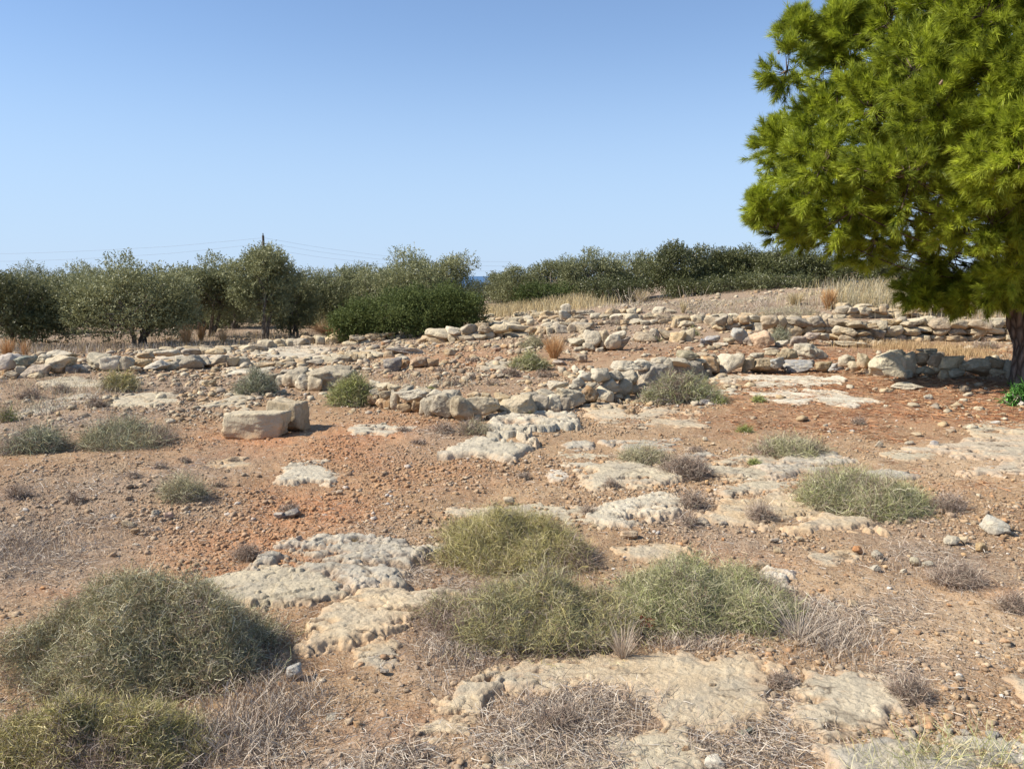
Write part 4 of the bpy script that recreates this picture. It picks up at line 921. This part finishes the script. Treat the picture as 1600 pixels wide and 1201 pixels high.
for k, (px, py, a, b_, lab) in enumerate(WEED):
    bush(px, py, a, b_, 500, [(.28,.32,.09),(.22,.26,.07),(.38,.38,.16)], lab, 500 + k, group='small green weeds', name='green_weed', cat='weed', dead=0)
sp = bush(1600,634,34,26,700, [(.06,.16,.03),(.10,.24,.05)], 'dark green leafy sprig at the right edge below the pine trunk', 560, group=None, name='green_sprig', cat='plant', dead=0, wid=.006)

def tuft(px, py, wpx, hpx, n, cols, label, seed, wid=.004, group='orange grass tufts', name='grass_tuft', lean=.5):
    rng = np.random.default_rng(seed); b = gnd(px, py); W_ = wpx / F * b[1] * .5; Hh = hpx / F * b[1]
    a = rng.uniform(0, 2 * pi, n); q = rng.random(n) ** .6; K = 5; t = np.linspace(0, 1, K); h = Hh * rng.uniform(.45, 1.1, n)
    P = np.zeros((n, K, 3)); out = W_ * q * (.25 + lean * 1.8 * t[:, None] ** 1.3)
    P[..., 0] = b[0] + (np.cos(a) * out).T; P[..., 1] = b[1] + W_ * .5 + (np.sin(a) * out).T; P[..., 2] = b[2] + h[:, None] * t
    P[:, 1:] += rng.normal(size=(n, K - 1, 3)) * Hh * .012
    V, Fq, m = ribbons(P, wid * rng.uniform(.6, 1.4, n), rng); cols = np.array(cols)
    o = mk(name, V, Fq, M_STEM, loc=b, col=np.repeat(cols[rng.integers(0, len(cols), n)] * rng.uniform(.8, 1.2, (n, 1)), m, 0))
    return tag(o, label, 'grass tuft', group)
ORG = [(.55,.30,.12),(.62,.40,.20),(.46,.24,.10),(.60,.46,.28)]
tuft(866,562,40,36,900, ORG, 'bright orange grass tuft in the middle of the enclosure', 601)
tuft(289,541,24,34,420, ORG, 'orange tuft right of the widest olive, the left one of three', 602, .006)
tuft(313,534,18,28,260, ORG, 'orange tuft right of the widest olive, the middle one of three', 603, .006)
tuft(347,538,18,26,220, ORG, 'thin orange tuft right of the widest olive, the right one of three', 604, .006)
tuft(8,560,26,30,380, ORG, 'orange tuft at the left edge under the dark olive', 605, .006)
tuft(37,556,18,26,160, ORG, 'sparse orange tuft right of the one at the left edge', 606, .006)
tuft(1297,484,26,30,700, ORG, 'orange-brown tuft on the rise behind the right-hand walls', 607, .009)
tuft(1245,478,30,20,400, GOLD, 'golden tuft left of the orange-brown one on the rise', 608, .009)
tuft(1003,474,26,22,220, GOLD, 'golden stalky tuft on top of the mound', 609, .009)
tuft(1068,490,14,22,120, GOLD, 'thin yellowish tuft right of the mound top', 610, .009)
tuft(512,524,70,16,800, [(.34,.21,.12),(.42,.27,.15)], 'matted brown grass hummock between the grove and the rubble wall', 611, .008)
tuft(553,853,16,14,160, GOLD, 'short straw tuft on the crest of the grey layered outcrop', 612, .002)
tuft(1450,458,60,22,500, GOLD, 'golden clump in tall grass near the low pine branch', 613, .01)
tuft(215,698,40,22,700, ORG[1:3] + GOLD[:2], 'golden grass at the right end of the wide pale bush', 614, .003)
tuft(505,520,30,26,160, GOLD, 'tall straw stalks right of the forked olive', 615, .006)
tuft(1256,1010,90,70,90, [(.52,.45,.37),(.46,.38,.30)], 'pale arching dead stems at the right end of the middle bushes', 616, .0022, lean=.9)
tuft(975,1035,60,60,160, [(.50,.38,.28),(.56,.48,.38)], 'tan seed stalks between the two front middle bushes', 617, .0022)

# thin green stems in the bottom right corner
rng = np.random.default_rng(71)
for k, (px, py, w_, h_, lab) in enumerate([(1530,1225,190,110,'loose thin green stems over the bottom right rock sheet'), (1400,1230,140,80,'few thin green stems left of the denser ones at bottom right')]):
    b = gnd(px, py); n = 300 if k == 0 else 120; K = 7; W_ = w_ / F * b[1] / 2; Hh = h_ / F * b[1]
    P = np.zeros((n, K, 3)); cur = b + np.stack([rng.uniform(-W_, W_, n), rng.uniform(0, W_, n), np.zeros(n)], -1); P[:, 0] = cur; dd = unit(rng.normal(size=(n, 3)) * .5 + [-.2, 0, .8])
    for q in range(1, K): dd = unit(dd + rng.normal(size=(n, 3)) * .25); cur = cur + dd * Hh / 7 * rng.uniform(.6, 1.2, (n, 1)); P[:, q] = cur
    V, Fq, m = ribbons(P, .002 * rng.uniform(.7, 1.4, n), rng)
    tag(mk('wiry_plant', V, Fq, M_STEM, loc=b, col=np.repeat(np.array(YG + GR)[rng.integers(0, 8, n)], m, 0)), lab, 'plant', 'thin wiry plants')
# red scrap caught in the bush
c = gnd(1013, 992); c[1] += .03
P = []; Fs = []; nx = 9
uu, vv = np.meshgrid(np.linspace(-1, 1, nx), np.linspace(-1, 1, nx)); 
V = np.stack([uu.ravel() * .035, .012 * fbm2(uu.ravel(), vv.ravel(), 1.5, 3, 4), vv.ravel() * .022 + .05 + .01 * fbm2(uu.ravel(), vv.ravel(), 2, 2, 8)], -1) + c
V2 = V + np.array([0, .0015, 0]); i = np.arange(nx - 1)[:, None] * nx; j = np.arange(nx - 1)[None]
Fq = np.stack([i + j, i + j + 1, i + nx + j + 1, i + nx + j], -1).reshape(-1, 4)
tag(mk('plastic_scrap', np.concatenate([V, V2]), np.concatenate([Fq, Fq[:, ::-1] + nx * nx]), M_RED, loc=c), 'crumpled red plastic scrap caught between the middle bushes', 'litter')

# ------------------------------------------------------------------ trees
def leaves(P, axis, L, W_, rng):
    n = len(P); a = unit(axis); s = unit(np.cross(a, rng.normal(size=(n, 3)))); L = (L * rng.uniform(.6, 1.3, n))[:, None]; W_ = W_ * rng.uniform(.7, 1.3, (n, 1))
    V = np.stack([P, P + a * L * .45 - s * W_, P + a * L, P + a * L * .45 + s * W_], 1).reshape(-1, 3)
    Fq = np.arange(4 * n).reshape(n, 4)
    return V, Fq
def tree(px, top, wpx, D, label, seed, mat, nl=9000, base=None, leafL=.085, leafW=.0155, trunks=3, name='olive_tree', cat='olive tree', crown_lo=.22, bushy=.0, clump=.34, bark=None, lean=0, tone=(0, 1), group='trees of the grove', depth=.85, holes=.5):
    rng = np.random.default_rng(seed); X = (px - CX) / F * D / cos(0)
    X = at(px, top, D)[0]; zg = float(H(X, D)); zt = at(px, top, D)[2]; b = np.array([X, D, zg]); hh = zt - zg; R = wpx / F * D / 2 * .97
    root = empty(name, b); tag(root, label, cat, group)
    cc = b + np.array([0, 0, zg * 0 + hh * (crown_lo + (1 - crown_lo) / 2)]); rz = hh * (1 - crown_lo) / 2
    nc = int(30 + 26 * (R / 1.5) ** 1.5) ; nc = min(nc, 120)
    d = unit(rng.normal(size=(nc, 3))); rr = rng.uniform(.45, .88, nc) * (1 + .16 * rng.normal(size=nc)).clip(.7, 1.12)
    sq = np.abs(d) ** .85 * np.sign(d)
    Cc = cc + sq * rr[:, None] * np.array([R, R * depth, rz])
    pts_pad = 0; cr = clump * R ** .5 * rng.uniform(.65, 1.25, nc)
    pts = []; axs = []; ton = []
    w_ = cr ** 2; w_ /= w_.sum()
    for k in range(nc):
        m = max(10, int(nl * 1.7 * w_[k] / 7)); dd = unit(rng.normal(size=(m, 3)) + [0, 0, .25]); q = rng.random(m) ** .45
        p0 = Cc[k] + dd * (q * cr[k])[:, None] * np.array([1, 1, .8]); ax = unit(dd + rng.normal(size=(m, 3)) * .5 + [0, 0, .3]); tn = rng.uniform(0, 1)
        for s in range(7):
            pts.append(p0 + ax * (.02 + .035 * s) + rng.normal(size=(m, 3)) * .012); axs.append(unit(ax + rng.normal(size=(m, 3)) * .8)); ton.append(np.clip(.35 * tn + .65 * rng.random(m), 0, 1))
    pts = np.concatenate(pts); axs = np.concatenate(axs); ton = np.concatenate(ton)
    ok = pts[:, 2] > H(pts[:, 0], pts[:, 1]) + .02
    pts, axs, ton = pts[ok], axs[ok], ton[ok]
    V, Fq = leaves(pts, axs, leafL, leafW, rng)
    ton = tone[0] + (tone[1] - tone[0]) * ton
    mk('crown', V, Fq, mat, root, loc=cc, attrs=dict(tone=np.repeat(ton, 4)))
    bg_ = Bag()
    for t in range(trunks):
        a = rng.uniform(0, 2 * pi); out = R * rng.uniform(.15, .4) * (0 if trunks == 1 else 1)
        s0 = b + np.array([cos(a) * .1 * R, sin(a) * .1 * R, -.1]); fork = b + np.array([cos(a) * out + lean, sin(a) * out, hh * rng.uniform(.3, .45)])
        r0 = .036 * R ** .6 * rng.uniform(1, 1.5)
        tt = np.linspace(0, 1, 6)[:, None]; mid = s0 + (fork - s0) * tt + rng.normal(size=(6, 3)) * .035 * R * np.sin(tt * pi)
        v, f = tube(mid, np.linspace(r0 * 1.35, r0 * .8, 6), 8, .12, seed + t); bg_.add(v, f)
        for q in rng.choice(nc, min(nc, 12), False):
            e = Cc[q]; c1 = fork + (e - fork) * .5 + rng.normal(size=3) * .12 * R + [0, 0, .08 * R]; tt = np.linspace(0, 1, 7)[:, None]
            cv = (1 - tt) ** 2 * fork + 2 * tt * (1 - tt) * c1 + tt ** 2 * e
            v, f = tube(cv, np.linspace(r0 * .55, r0 * .12, 7), 5); bg_.add(v, f)
    V, Fq, _ = bg_.out(); mk('trunk', V, Fq, bark or M_OBARK, root, loc=b, smooth=True)
    return root
G1 = 'olive trees of the left grove'
TR = [
 (203,412,236,24.5,'widest olive at left with forked dark trunk base and yellowish crown',M_OLIVE,30000,dict(trunks=4,crown_lo=.12,holes=.6,tone=(.1,1),depth=.7)),
 (12,424,170,24.0,'dark shaded olive cut by the left edge',M_OLIVE,24000,dict(tone=(0,.35),crown_lo=.04)),  # shade put into the colour: only the dark leaf tones
 (95,416,140,31,'pale olive behind, between the dark edge olive and the widest one',M_OLIVE,14000,dict(tone=(.2,1),crown_lo=.0)),
 (140,413,110,38,'far olive top behind the widest olive',M_OLIVE,9000,dict(tone=(.1,.9),crown_lo=.0)),
 (50,412,110,40,'far olive behind the dark olive at the left edge',M_OLIVE,9000,dict(tone=(0,.7),crown_lo=.0)),
 (275,420,100,37,'far olive in the dip right of the widest olive',M_OLIVE,8000,dict(tone=(.1,.8),crown_lo=.0)),
 (318,408,128,28,'grey-crowned olive with dark spreading stems right of the widest one',M_OLIVE,18000,dict(trunks=4,tone=(.1,.8),crown_lo=.15)),
 (405,386,118,26.5,'tallest slender olive with pale forked trunk under the utility pole',M_OLIVE,20000,dict(trunks=2,tone=(.15,1),crown_lo=.22,lean=.1)),
 (360,425,90,33,'low olive between the grey-crowned and the slender one',M_OLIVE,9000,dict(tone=(0,.7),crown_lo=.0)),
 (455,416,90,29,'dark green olive right of the slender forked one',M_OLIVE,12000,dict(tone=(0,.75),crown_lo=.02)),
 (510,418,86,32,'round-topped olive third from the thicket',M_OLIVE,11000,dict(tone=(.1,.9),crown_lo=.0)),
 (552,413,80,33,'narrow olive second from the thicket',M_OLIVE,10000,dict(tone=(.1,.9),crown_lo=.0)),
 (590,407,100,31,'olive just left of the tall double-domed one above the thicket',M_OLIVE,13000,dict(tone=(.2,1),crown_lo=.0)),
 (640,396,120,29.5,'left dome of the tall olive mass above the green thicket',M_OLIVE,15000,dict(tone=(.15,1),crown_lo=.0)),
 (685,391,112,28.5,'right dome of the tall olive mass above the green thicket',M_OLIVE,15000,dict(tone=(.15,1),crown_lo=.0)),
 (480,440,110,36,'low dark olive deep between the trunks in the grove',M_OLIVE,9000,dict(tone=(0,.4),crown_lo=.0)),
 (250,455,150,34,'shaded low olive growth deep behind the widest olive',M_OLIVE,9000,dict(tone=(0,.4),crown_lo=.0)),  # shaded low growth from here: shade painted as dark leaf tones
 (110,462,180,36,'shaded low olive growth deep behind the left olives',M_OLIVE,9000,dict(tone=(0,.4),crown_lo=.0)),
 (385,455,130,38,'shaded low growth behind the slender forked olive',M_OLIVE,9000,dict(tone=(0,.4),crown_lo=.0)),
 (335,486,110,34,'knee-high dark filler standing in for shade between the trunks left of the forked olive',M_OLIVE,6000,dict(tone=(0,.35),crown_lo=.0)),  # low dark growth added to imitate the shade beneath the trees
 (450,480,120,36,'knee-high dark filler standing in for shade right of the forked olive trunk',M_OLIVE,6000,dict(tone=(0,.35),crown_lo=.0)),
 (500,484,90,34,'knee-high dark filler standing in for shade left of the green thicket',M_OLIVE,5000,dict(tone=(0,.35),crown_lo=.0)),
 (285,480,110,37,'knee-high dark filler standing in for shade right of the widest olive',M_OLIVE,5000,dict(tone=(0,.35),crown_lo=.0)),
 (560,450,130,36,'shaded low growth behind the narrow olives',M_OLIVE,8000,dict(tone=(0,.5),crown_lo=.0)),  # shade painted into the leaf tones here too
]
for q, (px, top, w_, place) in enumerate([(25,422,150,'at the left edge'),(160,424,150,'behind the widest olive'),(235,428,140,'in the dip right of the widest olive'),(300,424,130,'behind the grey-crowned olive'),(370,428,130,'left of the utility pole'),(450,428,130,'right of the utility pole'),(530,424,120,'behind the round-topped olive'),(610,418,130,'behind the tall double-domed olive'),(690,424,60,'at the left rim of the sea gap')]):
    TR.append((px, top, w_, 44 + q % 3 * 2, 'most distant row of the grove, dull olive ' + place, M_OLIVE, 8000, dict(tone=(0,.6), crown_lo=0)))
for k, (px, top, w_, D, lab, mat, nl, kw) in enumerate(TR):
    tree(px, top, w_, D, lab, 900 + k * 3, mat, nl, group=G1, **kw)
TH = [(610,462,170,25.5,'low left part of the dark green thicket beside the grove',16000),(665,446,150,26,'tallest bright green thicket in front of the double-domed olive',24000),(715,458,90,25.6,'right end of the green thicket next to the golden grass',12000),(560,478,90,25.2,'small dark bush at the left foot of the green thicket',9000)]
for k, (px, top, w_, D, lab, nl) in enumerate(TH):
    tree(px, top, w_, D, lab, 1200 + k * 3, M_GREENLEAF, nl, leafL=.06, leafW=.016, trunks=2, name='evergreen_bush', cat='evergreen bush', crown_lo=0, group='green thicket bushes', clump=.27)
G2 = 'hedge of shrubby trees on the far right'
HG = [(748,443,60,52,'low dark bush in the gap below the strip of sea',M_DARKLEAF,5000,(0,.8)),(788,425,54,43,'first low grey-green tree right of the sea gap',M_OLIVE,7000,(.0,.7)),
 (812,414,80,41,'second rounded tree right of the sea gap',M_OLIVE,11000,(.05,.85)),(862,404,90,40,'sloping tree left of the round olive dome in the hedge',M_OLIVE,12000,(.0,.8)),
 (925,394,110,39,'round olive-coloured dome in the left half of the hedge',M_OLIVE,17000,(.05,.85)),(990,398,90,39.5,'yellowish-grey tree between the round dome and the dark tall tree',M_OLIVE,13000,(.1,.9)),
 (1062,381,110,37.5,'tallest dark tree with jagged top in the hedge',M_DARKLEAF,20000,(0,1)),(1120,388,90,38,'dark tree right beside the tallest jagged one',M_DARKLEAF,15000,(0,.9)),
 (1165,391,90,37.5,'flat-topped dark tree in the middle of the dark hedge',M_DARKLEAF,15000,(.1,1)),(1220,393,100,37,'dark green tree just left of the hanging pine edge',M_DARKLEAF,16000,(.1,1)),
 (1395,412,110,37,'small dull tree at the end of the hedge half hidden by the pine',M_DARKLEAF,9000,(0,.7)),(1275,398,100,37,'brownish dark tree under the pine edge',M_DARKLEAF,15000,(.05,1)),(1335,408,110,36,'lowest dull tree at the right end of the hedge under the pine',M_DARKLEAF,14000,(0,.8)),
 (960,440,110,36.5,'low dark bush at the foot of the round olive dome',M_DARKLEAF,8000,(0,.6)),(1100,440,130,35.8,'low dark bush at the foot of the tallest jagged tree',M_DARKLEAF,9000,(0,.8)),(1210,440,130,35,'low dark bush at the foot of the hedge near the golden tuft',M_DARKLEAF,9000,(0,.9)),
 (850,445,100,37,'low green bush at the foot of the sloping tree',M_GREENLEAF,7000,(0,.6)),(1420,436,120,42,'far dull bush top behind the tall grass under the pine',M_DARKLEAF,6000,(0,.6))]
for k, (px, top, w_, D, lab, mat, nl, tn) in enumerate(HG):
    tree(px, top, w_ * 1.12, D, lab, 1300 + k * 3, mat, nl, leafL=.085, leafW=.019, trunks=3, name='hedge_tree', cat='tree', crown_lo=0, group=G2, tone=tn, clump=.27)

# dead bare twigs sticking out before the hedge
rng = np.random.default_rng(77)
for k, (px, py, w_, h_, lab) in enumerate([(1000,475,110,40,'bare pale branches before the round dome of the hedge'),(1080,482,90,46,'bare branches fanning right of the mound top'),(1190,480,50,30,'small bare branches before the dark hedge')]):
    b = gnd(px, py); W_ = w_ / F * b[1] / 2; Hh = h_ / F * b[1]; n = 42; K = 5
    P = np.zeros((n, K, 3)); cur = b + rng.normal(size=(n, 3)) * [.3 * W_, .2, 0]; P[:, 0] = cur; dd = unit(np.stack([rng.normal(0, .9, n), rng.normal(0, .4, n), np.ones(n)], -1))
    for q in range(1, K): dd = unit(dd + rng.normal(size=(n, 3)) * .18); cur = cur + dd * Hh / 4.6 * rng.uniform(.6, 1.1, (n, 1)); P[:, q] = cur
    V, Fq, m = ribbons(P, .014 * rng.uniform(.6, 1.3, n), rng)
    tag(mk('bare_branches', V, Fq, M_STEM, loc=b, col=np.broadcast_to((.40,.33,.26), (len(V), 3))), lab, 'dead branches')

# ------------------------------------------------------------------ the pine
def pine():
    rng = np.random.default_rng(5)
    b = gnd(1622, 606); Y0 = b[1]; s = Y0 / F
    root = empty('pine_tree', b); tag(root, 'big bright green pine with rounded crown and thick leaning trunk at the right edge', 'pine tree')
    zk = np.array([1.0, 1.35, 1.65, 1.95, 2.25, 2.8, 3.35, 4.3, 5.1, 5.6, 6.2, 6.9, 7.5]); rk = np.array([.6, 1.0, 1.6, 2.5, 3.15, 3.58, 3.62, 3.28, 2.85, 2.6, 2.2, 1.5, .4])
    ax = lambda z: np.array([b[0] - .18 * np.minimum(z, 2) / 1.2, b[1] + .05 * z, z])
    # trunk
    zs = np.linspace(-.15, 6.6, 26); T = np.array([[b[0] - .22 * min(z, 1.4) / 1.0 + .06 * sin(z * 1.3) - .05, b[1] + .05 * z + .05 * sin(z), b[2] + z] for z in zs])
    R = np.interp(zs, [-.15, 0, .25, 1.2, 3, 6.6], [.34, .28, .235, .20, .14, .03])
    v, f = tube(T, R, 28, .22, 3); mk('trunk', v, f, M_PBARK, root, loc=b, smooth=True)
    # lobes of foliage on the envelope, each a cluster of bottle-brush shoots
    Lc = []; ctr = np.array([T[0, 0] - .25, b[1] + .2, 0]); tries = 0
    while tries < 20000 and len(Lc) < 330:
        tries += 1
        z = rng.uniform(2.5, 7.3); rE = np.interp(z, zk, rk)
        if rng.random() > rE / 4: continue
        th = rng.uniform(0, 2 * pi); rl = min(rng.uniform(.42, .78), z - 2.0)
        q = (rE - rl * .85) * (1 - .10 * rng.random()) * rng.choice([1, .62], p=[.66, .34])
        c = np.array([ctr[0] + cos(th) * q, ctr[1] + sin(th) * q, z + b[2]])
        if all(np.sum((c - p[:3]) ** 2) > (.70 * (rl + p[3])) ** 2 for p in Lc): Lc.append(np.r_[c, rl])
    for (px, py, dy, rl) in [(1425,458,.1,.1),(1450,462,0,.12),(1485,464,.2,.14),(1520,462,-.2,.16),(1465,452,.3,.15),(1505,452,.2,.18),(1550,450,-.3,.2),(1550,420,.3,.34),(1490,400,.3,.34),(1430,390,.2,.32),(1370,375,0,.30),(1310,358,.2,.28),(1265,345,.1,.25),
                             (1250,60,.2,.2),(1258,35,.2,.09),(1318,45,0,.16),(1320,22,0,.07),(1350,40,.5,.3),(1400,20,0,.3),(1205,325,0,.16),(1195,315,0,.07),(1215,355,.3,.2),(1230,110,0,.25),(1470,10,0,.4),(1540,20,0,.4),(1590,60,-1.4,.5),(1540,120,-1.6,.5),(1595,180,-1.8,.55),(1560,250,-1.9,.55),(1600,310,-1.8,.55),(1550,350,-1.5,.45),(1590,400,-1.2,.42),(1600,440,-.8,.3),(1575,445,-.7,.28),(1500,330,-1.2,.45),(1500,200,-1.4,.5)]:
        Lc.append(np.r_[at(px, py, Y0 + dy), rl])
    Lc = np.array(Lc)
    Pn = []; An = []; Tn = []; Bb = Bag(); tips = []
    for k, L_ in enumerate(Lc):
        c = L_[:3]; rl = L_[3]; o = c - ctr; o[2] = (c[2] - b[2] - 3.2) * .5; o = unit(o)
        npl = int(7 + 30 * rl ** 1.6 * (1 if c[1] < ctr[1] + 1.3 else .65)); tn = rng.uniform(0, .25)
        zt = max(.9, min(6.2, (c[2] - b[2]) - .25 * np.linalg.norm(c[:2] - ctr[:2]))); s0 = np.array([np.interp(zt, zs, T[:, 0]), np.interp(zt, zs, T[:, 1]), zt + b[2]])
        if rl > .2:
            tt = np.linspace(0, 1, 8)[:, None]; c1 = s0 + (c - s0) * .5 + [0, 0, -.15] + rng.normal(size=3) * .2
            cv = (1 - tt) ** 2 * s0 + 2 * tt * (1 - tt) * c1 + tt ** 2 * c
            v, f = tube(cv, np.linspace(.024, .009, 8) * (rl / .7) ** .6, 5); Bb.add(v, f)
        tips.append((c + o * rl, o))
        for j in range(npl):
            d = unit(rng.normal(size=3) + o * .75 + [0, 0, .3]); pc = c + d * rl * rng.uniform(.45, 1.0) if rng.random() < .85 else c + d * rl * .3
            m = int(rng.integers(6, 11)); dd = unit(rng.normal(size=(m, 3)) + d * .9); pr = min(.2, rl * .6)
            p0 = pc + dd * (rng.random(m) * pr)[:, None]
            Pn.append(p0); An.append(unit(dd * .65 + d * .5 + o * .15 + np.array([0, 0, .35]) + rng.normal(size=(m, 3)) * .3)); Tn.append(np.clip(tn + rng.uniform(0, .75, m), 0, 1))
            v, f = tube(np.array([c, (c + pc) / 2 + [0, 0, -.03], pc]), [.012, .008, .005], 4); Bb.add(v, f)
    V, Fq, _ = Bb.out(); mk('branches', V, Fq, M_PBARK, root, loc=b, smooth=True)
    P0 = np.concatenate(Pn); A0 = np.concatenate(An); T0 = np.concatenate(Tn); ns = len(P0)
    nn = 80; L = rng.uniform(.10, .22, ns)
    t = rng.random((ns, nn)) ** .8; base = P0[:, None] + A0[:, None] * (L[:, None] * t)[..., None]
    rdir = unit(np.cross(A0[:, None], rng.normal(size=(ns, nn, 3)))); op = rng.uniform(.4, 1.2, (ns, nn, 1)) * (1.4 - .7 * t[..., None])
    nd = unit(A0[:, None] + rdir * op); ln = rng.uniform(.09, .145, (ns, nn, 1))
    tip = base + nd * ln + np.array([0, 0, -.008]); sd_ = unit(np.cross(nd, rng.normal(size=(ns, nn, 3)))) * .0044
    V = np.stack([base - sd_, base + sd_, tip], 2).reshape(-1, 3); Ft = np.arange(len(V)).reshape(-1, 3)
    tone = np.clip(T0[:, None] + rng.uniform(-.15, .25, (ns, nn)), 0, 1)
    mk('crown', V, Ft, M_PINE, root, loc=ctr + [0, 0, 4], attrs=dict(tone=np.repeat(tone.ravel(), 3)))
    # cones near the skyline
    for k in range(14):
        c, a = tips[rng.integers(len(tips))]
        v, f = rock_shape((.04, .04, .06), 70 + k, 2, 5, 2, 1, .12); v[:, :2] *= (1 - .5 * (v[:, 2:3] / .06 + .5)); v = rotx(v, rng.uniform(-1, 1)) + c + np.array([0, -.35, .1])
        mk('cone', v, f, M_CONE, root, loc=c)
    return root
pine()

# ------------------------------------------------------------------ utility pole and cables
D = 62.0
top = at(411, 368, D); zb = float(H(top[0], top[1]))
root = empty('utility_pole', (top[0], D, zb)); tag(root, 'thin dark wooden utility pole rising behind the slender olive', 'utility pole')
v, f = tube(np.array([[top[0], D, zb - .3], [top[0], D, (zb + top[2]) / 2], [top[0], D, top[2]]]), [.14, .11, .09], 10); mk('pole', v, f, M_POLE, root, loc=(top[0], D, zb), smooth=True)
v, f = tube(np.array([[top[0], D, top[2]], [top[0], D, top[2] + .1], [top[0], D, top[2] + .18]]), [.03, .045, .025], 8); mk('insulator', v, f, M_POLE, root, loc=(top[0], D, top[2]))
CB = [([(408,372),(270,385),(120,393),(0,397),(-260,392)], D, 'upper cable running left from the pole across the sky'), ([(408,381),(270,396),(120,405),(0,409),(-260,402)], D, 'lower cable running left from the pole just above the olives'),
      ([(414,372),(500,387),(600,400),(700,408),(800,409)], 66, 'upper cable running right from the pole, sagging towards the sea gap'), ([(414,379),(500,394),(600,406),(700,415),(800,416)], 66, 'second cable running right from the pole below the upper one'),
      ([(414,388),(500,402),(600,413),(700,423),(800,424)], 66, 'lowest faint cable running right from the pole')]
for pts, d2, lab in CB:
    pp = np.array([at(a, b_, D + (d2 - D) * i / 4) for i, (a, b_) in enumerate(pts)])
    xs = np.linspace(0, 4, 33); cv = np.stack([np.interp(xs, range(5), pp[:, q]) for q in range(3)], -1)
    for _ in range(3): cv[1:-1] = (cv[:-2] + 2 * cv[1:-1] + cv[2:]) / 4
    v, f = tube(cv, np.full(len(cv), .007), 5); tag(mk('power_cable', v, f, M_WIRE, loc=cv[0], smooth=True), lab, 'cable', 'cables of the power line')
print('objects', len(bpy.data.objects), 'tris approx', sum(len(o.data.polygons) for o in bpy.data.objects if o.type == 'MESH'))
for o in bpy.data.objects:
    if 'base_loc' in o: del o['base_loc']
